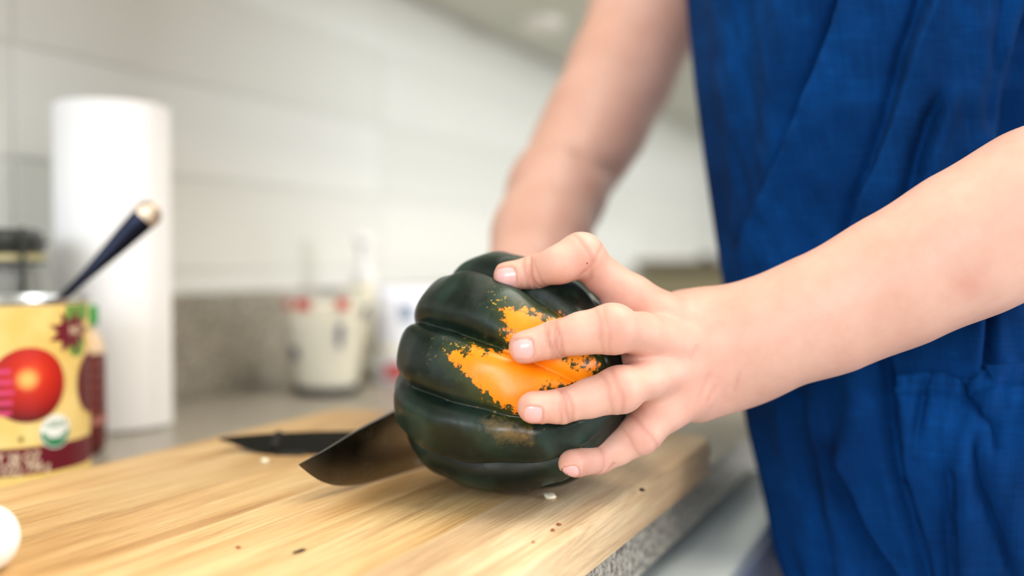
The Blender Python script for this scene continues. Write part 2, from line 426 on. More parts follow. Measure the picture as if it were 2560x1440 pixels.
bl = noise(nt, 26, 3, oc, 0.6, 0.4); rbl = ramp(nt, [(0.46, (0, 0, 0)), (0.72, (0.6, 0.6, 0.6))]); nt.link(bl.outputs[0], rbl.inputs[0])
gc = mixc(nt, rbl.outputs[0], rg.outputs[0], lin((54, 78, 68)))
c1 = mixc(nt, math_(nt, 'MULTIPLY', halo, 0.75), gc, lin((58, 66, 14)))
c1 = mixc(nt, math_(nt, 'MULTIPLY', math_(nt, 'MULTIPLY', math_(nt, 'ADD', math_(nt, 'ADD', af.outputs['Fac'], math_(nt, 'MULTIPLY', nsum, 0.7)), 18.0), 0.022, True), 0.5), c1, lin((166, 132, 78)))
zone = math_(nt, 'MULTIPLY', math_(nt, 'ADD', at.outputs['Fac'], 75.0), 0.02, True)
sk = noise(nt, 520, 2, oc, 0.6); rsk = ramp(nt, [(0.60, (0, 0, 0)), (0.66, (1, 1, 1))]); nt.link(sk.outputs[0], rsk.inputs[0])
skl = noise(nt, 45, 2, oc); rskl = ramp(nt, [(0.48, (0, 0, 0)), (0.62, (1, 1, 1))]); nt.link(skl.outputs[0], rskl.inputs[0])
c1 = mixc(nt, math_(nt, 'MULTIPLY', math_(nt, 'MULTIPLY', zone, rsk.outputs[0]), math_(nt, 'MULTIPLY', rskl.outputs[0], 0.8)), c1, lin((196, 150, 30)))
c2 = mixc(nt, hard, c1, ro.outputs[0])
nt.link(c2, nt.n['Principled BSDF'].inputs['Base Color'])
rr = ramp(nt, [(0.35, (0.25,) * 3), (0.7, (0.40,) * 3)]); nt.link(noise(nt, 55, 3, oc).outputs[0], rr.inputs[0]); nt.link(rr.outputs[0], nt.n['Principled BSDF'].inputs['Roughness'])
bump(nt, math_(nt, 'ADD', noise(nt, 240, 4, oc).outputs[0], math_(nt, 'MULTIPLY', noise(nt, 70, 2, oc).outputs[0], 2.0)), 0.12, 0.001)
sq = empty('acorn_squash', (SQC.x, SQC.y, BT)); tag(sq, 'dark green ribbed acorn squash with an orange patch on the cutting board', 'squash')
off = np.array((SQC.x, SQC.y, BT))
skin = mobj('skin', SV - off, SF, M['squash'], sq)
for nm, arr in (('patch', sd), ('faint', sf), ('rib', SCc)):
    a = skin.data.attributes.new(nm, 'FLOAT', 'POINT'); a.data.foreach_set('value', np.asarray(arr, np.float32))
squash_bvh = BVHTree.FromPolygons([tuple(v) for v in SV], [tuple(map(int, f)) for f in SF])
dz = float(SV[:, 2].min() - BT)
E = np.array(SQ_E)
tip = Vector(SV[0]) - Vector(off)
M['scar'] = mat('squash_scar', (120, 96, 60), 0.8)
bmS = bmesh.new(); bmesh.ops.create_icosphere(bmS, subdivisions=2, radius=0.0024)
for v in bmS.verts: v.co = Vector((v.co.x * (1 + 0.3 * math.sin(9 * v.co.y * 300)), v.co.y, v.co.z * 0.5))
o = from_bm('blossom_scar', bmS, M['scar'], sq, True, tip); o.rotation_euler = SQ_E.to_track_quat('Z', 'Y').to_euler()
stem0 = Vector(SV[-1]) - Vector(off)
M['stem'] = mat('squash_stem', (92, 92, 56), 0.8)
tube('stem', [stem0 + SQ_E * 0.003, stem0 - SQ_E * 0.006, stem0 - SQ_E * 0.013 + Vector((0, 0, 0.002))], [0.009, 0.006, 0.0068], M['stem'], sq, 10)
# ------------------------------------------------------------------ implicit-surface modelling for the body
def surface_nets(Fd, org, axes, h):
    nx, ny, nz = Fd.shape
    neg = Fd < 0
    c = np.zeros((nx - 1, ny - 1, nz - 1), np.int8)
    for a in (0, 1):
        for b in (0, 1):
            for d in (0, 1): c += neg[a:nx - 1 + a, b:ny - 1 + b, d:nz - 1 + d]
    I = np.argwhere((c > 0) & (c < 8))
    idx = np.full((nx - 1, ny - 1, nz - 1), -1, np.int32); idx[I[:, 0], I[:, 1], I[:, 2]] = np.arange(len(I))
    val = {}
    for a in (0, 1):
        for b in (0, 1):
            for d in (0, 1): val[a, b, d] = Fd[I[:, 0] + a, I[:, 1] + b, I[:, 2] + d]
    s = np.zeros((len(I), 3)); n = np.zeros(len(I))
    for ax in range(3):
        for p in (0, 1):
            for q in (0, 1):
                k0 = [0, 0, 0]; o_ = [i for i in range(3) if i != ax]; k0[o_[0]] = p; k0[o_[1]] = q
                k1 = list(k0); k1[ax] = 1
                v0 = val[tuple(k0)]; v1 = val[tuple(k1)]; m_ = (v0 < 0) != (v1 < 0)
                t = np.where(m_, v0 / np.where(m_, v0 - v1, 1), 0)
                pt = np.tile(np.array(k0, float), (len(I), 1)); pt[:, ax] = t
                s += pt * m_[:, None]; n += m_
    loc = I + s / n[:, None]
    V = np.asarray(org) + (loc * h) @ np.asarray(axes)
    Q = []
    for ax in range(3):
        sl0 = [slice(None)] * 3; sl1 = [slice(None)] * 3; sl0[ax] = slice(0, -1); sl1[ax] = slice(1, None)
        a = neg[tuple(sl0)]; b = neg[tuple(sl1)]
        E_ = np.argwhere(a != b); o1, o2 = (ax + 1) % 3, (ax + 2) % 3
        ok = (E_[:, o1] > 0) & (E_[:, o2] > 0) & (E_[:, o1] < Fd.shape[o1] - 1) & (E_[:, o2] < Fd.shape[o2] - 1); E_ = E_[ok]
        flip = a[E_[:, 0], E_[:, 1], E_[:, 2]]
        ids = []
        for d1, d2 in ((-1, -1), (0, -1), (0, 0), (-1, 0)):
            K = E_.copy(); K[:, o1] += d1; K[:, o2] += d2; ids.append(idx[K[:, 0], K[:, 1], K[:, 2]])
        q = np.stack(ids, -1); q[~flip] = q[~flip][:, ::-1]; Q.append(q)
    Q = np.concatenate(Q)
    ctr = V.mean(0); fn = np.cross(V[Q[:, 2]] - V[Q[:, 0]], V[Q[:, 3]] - V[Q[:, 1]])
    if np.sum(fn * (V[Q[:, 0]] - ctr)) < 0: Q = Q[:, ::-1].copy()
    return V, Q
class Field:
    def __init__(s, org, axes, size, h):
        s.o = np.asarray(org, float); s.ax = np.asarray(axes, float); s.h = h
        s.n = [int(round(x / h)) + 1 for x in size]; s.f = np.full(s.n, 0.05, np.float32)
    def cone(s, a, b, ra, rb, k=0.004, sub=False, flat=None):
        # tapered capsule; flat=(dir, factor): squash the section along dir
        la = s.ax @ (np.asarray(a) - s.o); lb = s.ax @ (np.asarray(b) - s.o)
        R = max(ra, rb) + 2.5 * k + 2 * s.h
        lo = np.maximum(np.floor((np.minimum(la, lb) - R) / s.h).astype(int), 0)
        hi = np.minimum(np.ceil((np.maximum(la, lb) + R) / s.h).astype(int) + 1, s.n)
        if np.any(hi <= lo): return
        g = np.meshgrid(*[np.arange(l, u_, dtype=np.float32) * s.h for l, u_ in zip(lo, hi)], indexing='ij', sparse=True)
        e = (lb - la).astype(np.float32); ee = float(e @ e) + 1e-12
        P = [g[i] - np.float32(la[i]) for i in range(3)]
        t = np.clip((P[0] * e[0] + P[1] * e[1] + P[2] * e[2]) / ee, 0, 1)
        D = [P[i] - t * e[i] for i in range(3)]
        d2 = D[0] ** 2 + D[1] ** 2 + D[2] ** 2
        if flat is not None:
            fd = (s.ax @ np.asarray(flat[0])).astype(np.float32); fd /= np.linalg.norm(fd)
            w = D[0] * fd[0] + D[1] * fd[1] + D[2] * fd[2]
            d2 = d2 + (1 / flat[1] ** 2 - 1) * w * w
        d = np.sqrt(d2) - (ra + t * (rb - ra))
        if flat is not None and flat[1] < 1: d = d * flat[1] ** 0.5
        sl = tuple(slice(l, u_) for l, u_ in zip(lo, hi)); cur = s.f[sl]
        if sub:
            hh = np.clip(0.5 - 0.5 * (cur + d) / k, 0, 1); s.f[sl] = cur * (1 - hh) - d * hh + k * hh * (1 - hh)
        else:
            hh = np.clip(0.5 + 0.5 * (cur - d) / k, 0, 1); s.f[sl] = cur * (1 - hh) + d * hh - k * hh * (1 - hh)
    def chain(s, pts, k=0.004, **kw):
        for (a, ra), (b, rb) in zip(pts[:-1], pts[1:]): s.cone(a, b, ra, rb, k, **kw)
    def mesh(s): return surface_nets(s.f, s.o, s.ax, s.h)

# ------------------------------------------------------------------ person
M['skin'] = mat('skin', (222, 170, 140), 0.46, spec=0.4, sss=0.18)
nt = NT(M['skin']); oc = objcoord(nt)
ar = nt.new('ShaderNodeAttribute', attribute_name='red'); ak = nt.new('ShaderNodeAttribute', attribute_name='crease')
n1 = noise(nt, 22, 4, oc); r1 = ramp(nt, [(0.3, lin((212, 164, 146))), (0.7, lin((224, 180, 163)))]); nt.link(n1.outputs[0], r1.inputs[0])
n2 = noise(nt, 130, 4, oc); r2 = ramp(nt, [(0.35, (0.97, 0.945, 0.935)), (0.6, (1, 1, 1))]); nt.link(n2.outputs[0], r2.inputs[0])
c = mixc(nt, 1.0, r1.outputs[0], r2.outputs[0], 'MULTIPLY')
c = mixc(nt, math_(nt, 'MULTIPLY', ar.outputs['Fac'], 0.8), c, lin((206, 122, 108)))
c = mixc(nt, math_(nt, 'MULTIPLY', ak.outputs['Fac'], 0.42), c, lin((164, 96, 78)))
nt.link(c, nt.n['Principled BSDF'].inputs['Base Color'])
vv = nt.new('ShaderNodeTexVoronoi'); vv.inputs['Scale'].default_value = 1500; nt.link(oc, vv.inputs['Vector'])
bump(nt, math_(nt, 'ADD', vv.outputs['Distance'], noise(nt, 420, 3, oc).outputs[0]), 0.08, 0.0004)

CAMN = np.array(CAM)
def J(u, v, D, rpx): return (np.array(W(u, v, D)), rpx * D / FPX)
def surf(u, v):
    d = (W(u, v, 1.0) - CAM); h = squash_bvh.ray_cast(CAM, d.normalized())
    return (h[0] - CAM).dot(FW) if h[0] is not None else None
def JS(u, v, rpx, lift=0.9, dflt=0.52):
    d = surf(u, v); d = dflt if d is None else d
    return J(u, v, d - lift * rpx * d / FPX, rpx)

hand = Field(CAMN + (-0.030) * _R + (-0.125) * _U + 0.42 * _F, (_R, _U, _F), (0.315, 0.235, 0.25), 0.0011)
WR = J(1845, 860, 0.528, 116)
fingers = {}
fingers['index'] = [JS(1270, 691, 37), JS(1337, 680, 40), J(1400, 661, 0.500, 47), J(1452, 638, 0.505, 47), J(1508, 690, 0.512, 47), J(1580, 745, 0.516, 57), J(1660, 800, 0.521, 66)]
fingers['middle'] = [JS(1313, 868, 42), JS(1388, 849, 46), J(1455, 833, 0.474, 52), J(1530, 822, 0.474, 54), J(1605, 836, 0.494, 54), J(1690, 862, 0.514, 62)]
fingers['ring'] = [JS(1333, 1018, 41), JS(1405, 1016, 42), J(1475, 995, 0.476, 48), J(1548, 974, 0.478, 50), J(1622, 945, 0.496, 51), J(1705, 920, 0.515, 60)]
fingers['pinky'] = [JS(1431, 1158, 36, 0.9, 0.515), J(1495, 1147, 0.509, 37), J(1545, 1122, 0.508, 39), J(1600, 1085, 0.507, 42), J(1660, 1035, 0.511, 46), J(1730, 975, 0.517, 56)]
# metacarpals and the back of the hand
mc = {'index': J(1775, 815, 0.530, 66), 'middle': J(1785, 855, 0.524, 66), 'ring': J(1795, 890, 0.524, 66), 'pinky': J(1800, 915, 0.529, 60)}
for k in fingers: hand.cone(*[x for p in zip((fingers[k][-1], mc[k])) for x in ()] or (fingers[k][-1][0], mc[k][0], fingers[k][-1][1], mc[k][1]), k=0.012)
for a, b in (('index', 'middle'), ('middle', 'ring'), ('ring', 'pinky')):     # webbing and palm mass between the rays
    pa = (fingers[a][-1][0] + fingers[b][-1][0]) / 2 + _F * 0.006; pb = (mc[a][0] + mc[b][0]) / 2 + _F * 0.005
    hand.cone(pa, pb, 0.0125, 0.0135, k=0.012)
hand.chain([J(1790, 862, 0.531, 112), WR, J(1950, 824, 0.521, 126), J(2080, 777, 0.514, 138), J(2240, 700, 0.506, 153), J(2420, 608, 0.497, 170), J(2600, 517, 0.490, 183), J(2900, 380, 0.484, 190)], k=0.016)
hand.cone(J(1815, 935, 0.528, 50)[0], J(1910, 920, 0.524, 60)[0], 0.0105, 0.012, k=0.012)     # heel of the hand
hand.cone(J(1745, 1000, 0.527, 40)[0], J(1850, 940, 0.534, 60)[0], 0.011, 0.014, k=0.014)
hand.cone(J(1800, 815, 0.53, 60)[0], J(1700, 790, 0.545, 60)[0], 0.014, 0.013, k=0.014)        # thumb root
# thumb runs behind the squash
hand.chain([J(1760, 820, 0.548, 66), J(1660, 815, 0.592, 52), J(1570, 850, 0.628, 40), J(1500, 880, 0.634, 36)], k=0.008)
for k in fingers: hand.chain(fingers[k][:], k=0.0030)
for u_, v_, d_ in ((1548, 786, 0.517), (1592, 889, 0.504), (1628, 1003, 0.508)):                   # webs between the fingers
    hand.cone(W(u_, v_, d_), W(u_ + 60, v_, d_ + 0.006), 0.0075, 0.009, k=0.010)
# knuckle swellings
for k, i, r in (('index', 3, 47), ('middle', 3, 53), ('ring', 3, 49), ('pinky', 3, 42)):
    p, _ = fingers[k][i]; D = (p - CAMN) @ _F
    q = p - _F * 0.0012; hand.cone(q, q + _R * 0.001, r * D / FPX, r * D / FPX, k=0.008)
# knuckle heads and tendons over the back of the hand
for k, du, dv in (('index', -12, -6), ('middle', -8, -2), ('ring', -6, 0), ('pinky', -8, 2)):
    p, r = fingers[k][-1]; q = p - _F * (r * 0.42) + _R * (du * 0.0002) - _U * (dv * 0.0002)
    hand.cone(q, q + _R * 0.003, r * 0.62, r * 0.6, k=0.007)
    e = mc[k][0] - _F * mc[k][1] * 0.75
    hand.cone(q - _F * r * 0.35, e, 0.0022, 0.0014, k=0.006)
HV, HF = hand.mesh()
def vnormals(V, F):
    n = np.zeros_like(V)
    fn = np.cross(V[F[:, 2]] - V[F[:, 0]], V[F[:, 3]] - V[F[:, 1]])
    for i in range(4): np.add.at(n, F[:, i], fn)
    return n / (np.linalg.norm(n, axis=1, keepdims=True) + 1e-12)
def relax(V, F, it, lam=0.5):
    e = np.concatenate([F[:, [0, 1]], F[:, [1, 2]], F[:, [2, 3]], F[:, [3, 0]]])
    for _ in range(it):
        s = np.zeros_like(V); n = np.zeros(len(V))
        np.add.at(s, e[:, 0], V[e[:, 1]]); np.add.at(s, e[:, 1], V[e[:, 0]]); np.add.at(n, e[:, 0], 1); np.add.at(n, e[:, 1], 1)
        V = V + lam * (s / np.maximum(n, 1)[:, None] - V)
    return V
HV = relax(HV, HF, 3)
HN = vnormals(HV, HF)
red = np.zeros(len(HV)); crease = np.zeros(len(HV)); disp = np.zeros(len(HV))
hu, hv, hd = PROJ(HV)
def crease_at(k, i, t, depth, w, half=None):
    depth *= 1.1; w *= 1.0
    global disp, crease
    a, ra = fingers[k][i]; b, rb = fingers[k][i + 1]
    ax = (b - a) / np.linalg.norm(b - a); c0 = a + (b - a) * t; r = ra + (rb - ra) * t
    q = HV - c0; s = q @ ax; rad = np.linalg.norm(q - s[:, None] * ax, axis=1)
    dors = smooth01((-(HN @ _F) + 0.15) / 0.5)
    bend = s + 0.0005 * np.sin((q @ _U) * 420 + i * 2 + t * 9)
    g = np.exp(-(bend / w) ** 2) * (rad < r * 1.45) * dors
    disp -= depth * g; crease = np.maximum(crease, g * min(depth / 0.0005, 1.0))
for k, lst in (('index', [(0, .92, .0005, .0011), (0, 1.0 - .28, .00035, .001), (1, .2, .0005, .001), (1, .42, .0003, .001), (2, .85, .0003, .0012), (3, .1, .0003, .0012)]),
               ('middle', [(0, .75, .00035, .0009), (1, -.06, .0005, .001), (1, .14, .0007, .0011), (1, .3, .0004, .001), (2, .55, .0002, .001), (2, .8, .0002, .001)]),
               ('ring', [(0, .86, .0003, .001), (1, .05, .0005, .001), (1, .22, .0004, .001), (2, .5, .00025, .001), (2, .85, .0003, .0012)]),
               ('pinky', [(0, .75, .0003, .001), (0, .97, .0004, .001), (2, .6, .00025, .001), (3, .05, .0003, .001)])):
    for i, t, d, w in lst: crease_at(k, i, t, d, w)
def redspot(p, r, a):
    global red
    red = np.maximum(red, a * np.exp(-(np.linalg.norm(HV - np.asarray(p), axis=1) / r) ** 2))
for k in fingers:
    redspot(fingers[k][0][0] + _U * -0.004, 0.011, 0.5); redspot(fingers[k][1][0] - _F * 0.006, 0.007, 0.45); redspot(fingers[k][3][0] - _F * 0.008, 0.009, 0.5)
    redspot(fingers[k][-1][0] - _F * 0.01, 0.013, 0.22)
redspot(W(1480, 720, 0.515), 0.014, 0.55); redspot(W(1545, 775, 0.51), 0.012, 0.5); redspot(W(1580, 900, 0.5), 0.012, 0.55); redspot(W(1600, 1015, 0.505), 0.012, 0.55)
redspot(W(2425, 715, 0.466), 0.007, 0.4); redspot(W(1760, 985, 0.5), 0.015, 0.35)
# skin folds at the wrist
for (u0, v0, u1, v1, dp) in ((1742, 1000, 1775, 930, .0006), (1768, 1010, 1790, 960, .0005), (1722, 905, 1745, 860, .0004), (1835, 985, 1850, 925, .0004)):
    ex, ey = u1 - u0, v1 - v0; L = math.hypot(ex, ey)
    t = ((hu - u0) * ex + (hv - v0) * ey) / L ** 2; dd = np.abs((hu - u0) * ey - (hv - v0) * ex) / L
    g = np.exp(-(dd / 6) ** 2) * smooth01((t + .1) / .3) * smooth01((1.1 - t) / .3) * (HN @ _F < 0)
    disp -= dp * g; crease = np.maximum(crease, 0.35 * g)
NAILS = [(1266, 692, 1.0, -0.12, 25, 24), (1308, 872, 1.0, -0.10, 27, 25), (1333, 1036, 1.0, 0.10, 24, 21), (1424, 1181, 1.0, -0.22, 24, 15)]
for cu, cv, au, av, L, Wd in NAILS:
    ln = math.hypot(au, av); x = ((hu - cu) * au + (hv - cv) * av) / ln; y = (-(hu - cu) * av + (hv - cv) * au) / ln
    qx = np.abs(x) - L + 13; qy = np.abs(y) - Wd + 13
    sdn = np.hypot(np.maximum(qx, 0), np.maximum(qy, 0)) + np.minimum(np.maximum(qx, qy), 0) - 13
    mk = (hd < 0.53) * (HN @ _F < 0.3)
    fold = smooth01((x / L + 1.2) / 0.6)                       # no fold at the free edge
    disp += mk * (-0.0006 * smooth01(-sdn / 5 + 0.2) + 0.0004 * np.exp(-((sdn - 6) / 5) ** 2) * fold)
    crease = np.maximum(crease, mk * 0.5 * np.exp(-((sdn - 1) / 2.5) ** 2) * fold)
HV2 = HV + HN * disp[:, None]
hand_bvh = BVHTree.FromPolygons([tuple(v) for v in HV2], [tuple(map(int, f)) for f in HF])

# right arm and the hand that grips the knife ------------------------------------------------
KT = W(748, 1160, 0.505); KT.z = BT + 0.0215               # knife tip
kd = (RT * 0.505 + Vector((FW.x, FW.y, 0)).normalized() * 0.863).normalized()     # along the blade, tip to heel
kn = Vector((kd.y, -kd.x, 0)).normalized()                  # blade side that faces the room
def K(s, z, n=0.0): return Vector((KT.x, KT.y, BT)) + kd * s + Vector((0, 0, z)) + kn * n
arm = Field(CAMN + (-0.075) * _R + (-0.135) * _U + 0.63 * _F, (_R, _U, _F), (0.36, 0.56, 0.42), 0.0024)
SHR = (np.array(W(1720, -330, 0.93)), 0.052)
arm.chain([SHR, J(1610, 50, 0.925, 130), J(1552, 184, 0.915, 125), J(1490, 310, 0.90, 120), J(1446, 385, 0.888, 116)], k=0.02)
arm.chain([J(1446, 385, 0.888, 114), J(1392, 480, 0.852, 118), J(1352, 590, 0.81, 117), J(1330, 670, 0.775, 104), J(1320, 760, 0.742, 88)], k=0.014)
wr = np.array(W(1320, 760, 0.742)); g0 = np.array(K(0.245, 0.048))
kdn = np.array(kd); knn = np.array(kn); Z = np.array((0, 0, 1.0))
for i, s in enumerate((0.228, 0.247, 0.266, 0.284)):         # four fingers round the handle
    kn_ = np.array(K(s, 0.062, -0.012)); a1 = np.array(K(s, 0.046, -0.026)); a2 = np.array(K(s - .002, 0.022, -0.020)); a3 = np.array(K(s - .003, 0.012, 0.000)); a4 = np.array(K(s - .004, 0.018, 0.014))
    arm.cone(wr, kn_, 0.020, 0.0115, k=0.012)
    arm.chain([(kn_, 0.0105), (a1, 0.0095), (a2, 0.0085), (a3, 0.008), (a4, 0.007)], k=0.003)
arm.chain([(wr + knn * 0.01, 0.016), (np.array(K(0.235, 0.058, 0.016)), 0.012), (np.array(K(0.207, 0.044, 0.014)), 0.0092), (np.array(K(0.185, 0.034, 0.011)), 0.008)], k=0.006)
AV, AF = arm.mesh(); AV = relax(AV, AF, 3)
AN = vnormals(AV, AF); au_, av_, ad_ = PROJ(AV)                # fold of the elbow
t_ = ((au_ - 1400) * 140 + (av_ - 350) * 86) / (140 ** 2 + 86 ** 2); x_ = ((au_ - 1400) * 86 - (av_ - 350) * 140) / math.hypot(140, 86)
g_ = smooth01((t_ - 0.02) / 0.4) * smooth01((1.25 - t_) / 0.4) * smooth01(-(AN @ _F) / 0.4)
AV = AV + AN * (g_ * (-0.0042 * np.exp(-(x_ / 20) ** 2) + 0.0024 * np.exp(-((x_ - 55) / 45) ** 2)))[:, None]

# torso, left upper arm, legs (under the dress)
body = Field((0.40, -0.42, 0.0), np.eye(3), (0.80, 0.85, 1.56), 0.009)
SIL = [(-700, 1690), (-300, 1705), (0, 1722), (100, 1730), (280, 1750), (450, 1775), (600, 1800), (710, 1820), (860, 1845), (996, 1871), (1132, 1911), (1263, 1945), (1434, 2004), (1800, 2120), (2600, 2240), (4200, 2300)]
DXC = 0.805
def dress_ab(z):
    zz = [0.30, 0.75, 0.95, 1.08, 1.22, 1.36, 1.44]
    return np.interp(z, zz, [.24, .22, .205, .195, .195, .195, .18]), np.interp(z, zz, [.16, .15, .145, .14, .14, .135, .12])
def dress_c(z):
    D = 0.85
    for _ in range(3):
        v = 720 - FPX * ((z - CAM.z) / D + 0.028)
        u = np.interp(v, [s[0] for s in SIL], [s[1] for s in SIL])
        k_ = (u - 1280) / FPX
        m_ = (FW.y + RT.y * k_) / (FW.x + RT.x * k_)
    a, b = dress_ab(z)
    y = m_ * DXC - np.sqrt(a * a * m_ * m_ + b * b)
    return np.minimum(y, np.interp(z, [0.2, 0.80, 0.86, 0.92], [0.118, 0.118, 0.14, 0.4]) - b)
for z0, z1 in zip(np.arange(0.72, 1.38, 0.06), np.arange(0.78, 1.44, 0.06)):
    a, b = dress_ab(z0); y0, y1 = dress_c(z0), dress_c(z1)
    rr_ = b - 0.045
    for sx in (-1, 1):
        body.cone((DXC + sx * (a - b) * 0.8, y0, z0), (DXC + sx * (a - b) * 0.8, y1, z1), rr_, rr_, k=0.03)
yc = float(dress_c(1.40))
SHL = np.array((0.600, yc - 0.17, 1.385)); ELL = np.array(W(3120, 290, 0.480))
body.chain([(tuple(SHL), 0.05), ((0.72, yc - 0.08, 1.395), 0.045), ((0.845, yc, 1.41), 0.045), (tuple(SHR[0]), 0.055)], k=0.04)
body.chain([((0.845, yc, 1.40), 0.06), ((0.845, yc + 0.02, 1.54), 0.052)], k=0.03)
body.chain([(SHL, 0.052), ((SHL + ELL) / 2, 0.047), (ELL, 0.040)], k=0.02)
body.chain([(ELL, 0.040), (np.array(W(2900, 380, 0.484)), 0.0381), (np.array(W(2640, 499, 0.489)), 0.0366)], k=0.012)
yl = float(dress_c(0.80))
for sx in (-1, 1):
    body.chain([((DXC + sx * 0.085, yl, 0.84), 0.085), ((DXC + sx * 0.085, yl - 0.01, 0.48), 0.056), ((DXC + sx * 0.085, yl - 0.02, 0.30), 0.055), ((DXC + sx * 0.085, yl - 0.02, 0.075), 0.037)], k=0.02)
    body.chain([((DXC + sx * 0.085, yl - 0.04, 0.045), 0.038), ((DXC + sx * 0.095, yl + 0.12, 0.03), 0.026)], k=0.03)
BV, BF = body.mesh(); BV = relax(BV, BF, 2)
PV = np.concatenate([HV2, AV, BV]); PF = np.concatenate([HF, AF + len(HV2), BF + len(HV2) + len(AV)])
porg = np.array((DXC, 0.0, 0.0))
person = mobj('person', PV - porg, PF, M['skin'], loc=tuple(porg))
tag(person, 'person in a blue linen pinafore holding a squash and a kitchen knife', 'person')
for nm, arr in (('red', red), ('crease', crease)):
    a = person.data.attributes.new(nm, 'FLOAT', 'POINT')
    full = np.zeros(len(PV), np.float32); full[:len(arr)] = arr; a.data.foreach_set('value', full)

# finger nails: curved plates lying on the fingertips
M['nail'] = mat('finger_nail', (230, 178, 176), 0.18, spec=0.5, coat=0.25)
def nail(cu, cv, au, av, L, Wd, lift=0.0004):
    # (cu,cv) middle of the plate; (au,av) direction towards the cuticle; L, Wd half sizes
    ln = math.hypot(au, av); au, av = au / ln, av / ln; pu_, pv_ = -av, au
    n, V, F = 12, [], []
    D0 = (hand_bvh.ray_cast(CAM, (W(cu, cv, 1.0) - CAM).normalized())[0] - CAM).dot(FW)
    for i in range(n + 1):
        for j in range(n + 1):
            x = -1 + 2 * i / n; y = -1 + 2 * j / n
            xs = x * (1 - 0.10 * y * y * (1 if x > 0 else 1.5)) ; ys = y * (1 - 0.34 * max(x, 0) ** 4 - 0.24 * max(-x, 0) ** 3)
            u = cu + au * xs * L + pu_ * ys * Wd; v = cv + av * xs * L + pv_ * ys * Wd
            d = (W(u, v, 1.0) - CAM).normalized(); h = hand_bvh.ray_cast(CAM, d)
            if h[0] is None or abs((h[0] - CAM).dot(FW) - D0) > 0.006: h = hand_bvh.find_nearest(W(u, v, D0))
            edge = (1 - x ** 8) * (1 - y ** 8)
            V.append(h[0] + (h[1] * 0.5 - FW * 0.5) * (0.0007 * edge - 0.0002))
    V = np.array([tuple(v) for v in V]).reshape(n + 1, n + 1, 3)
    for _ in range(0):
        V[1:-1, 1:-1] = (V[:-2, 1:-1] + V[2:, 1:-1] + V[1:-1, :-2] + V[1:-1, 2:]) / 4
    V = V.reshape(-1, 3)
    for i in range(n):
        for j in range(n):
            a = i * (n + 1) + j; F.append((a, a + 1, a + n + 2, a + n + 1))
    return mobj('finger_nail', V - porg, F, M['nail'], person)
for a_ in NAILS: nail(*a_)
# mole on the index finger
bm = bmesh.new(); bmesh.ops.create_icosphere(bm, subdivisions=1, radius=0.0005)
h = hand_bvh.ray_cast(CAM, (W(1468, 658, 1) - CAM).normalized())
from_bm('mole', bm, mat('mole', (150, 70, 58), 0.5), person, True, Vector(h[0]) - Vector(porg))

# ------------------------------------------------------------------ dress
M['linen'] = mat('blue_linen', (10, 62, 132), 0.9, spec=0.08)
nt = NT(M['linen']); tc = nt.new('ShaderNodeTexCoord')
def uvmap(s):
    m_ = nt.new('ShaderNodeMapping'); m_.inputs['Scale'].default_value = s; nt.link(tc.outputs['UV'], m_.inputs['Vector']); return m_.outputs[0]
nb = noise(nt, 9, 5, uvmap((1, 1, 1)), 0.65); rb = ramp(nt, [(0.3, lin((3, 35, 78))), (0.5, lin((4, 50, 104))), (0.72, lin((8, 71, 140)))]); nt.link(nb.outputs[0], rb.inputs[0])
w1 = noise(nt, 700, 3, uvmap((1.0, 0.04, 1)), 0.7); w2 = noise(nt, 700, 3, uvmap((0.04, 1.0, 1)), 0.7)
ws = math_(nt, 'ADD', w1.outputs[0], w2.outputs[0])
rw = ramp(nt, [(0.40, (0.70, 0.74, 0.80)), (0.55, (1.0, 1.0, 1.0)), (0.68, (1.5, 1.35, 1.22))]); nt.link(math_(nt, 'MULTIPLY', ws, 0.5), rw.inputs[0])
nt.link(mixc(nt, 0.9, rb.outputs[0], rw.outputs[0], 'MULTIPLY'), nt.n['Principled BSDF'].inputs['Base Color'])
wx = nt.new('ShaderNodeTexWave'); wx.inputs['Scale'].default_value = 330; wx.bands_direction = 'X'; nt.link(uvmap((1, 1, 1)), wx.inputs['Vector']); wx.inputs['Distortion'].default_value = 3
wy = nt.new('ShaderNodeTexWave'); wy.inputs['Scale'].default_value = 330; wy.bands_direction = 'Y'; nt.link(uvmap((1, 1, 1)), wy.inputs['Vector']); wy.inputs['Distortion'].default_value = 3
bump(nt, math_(nt, 'ADD', math_(nt, 'ADD', wx.outputs['Fac'], wy.outputs['Fac']), ws), 0.35, 0.0006)

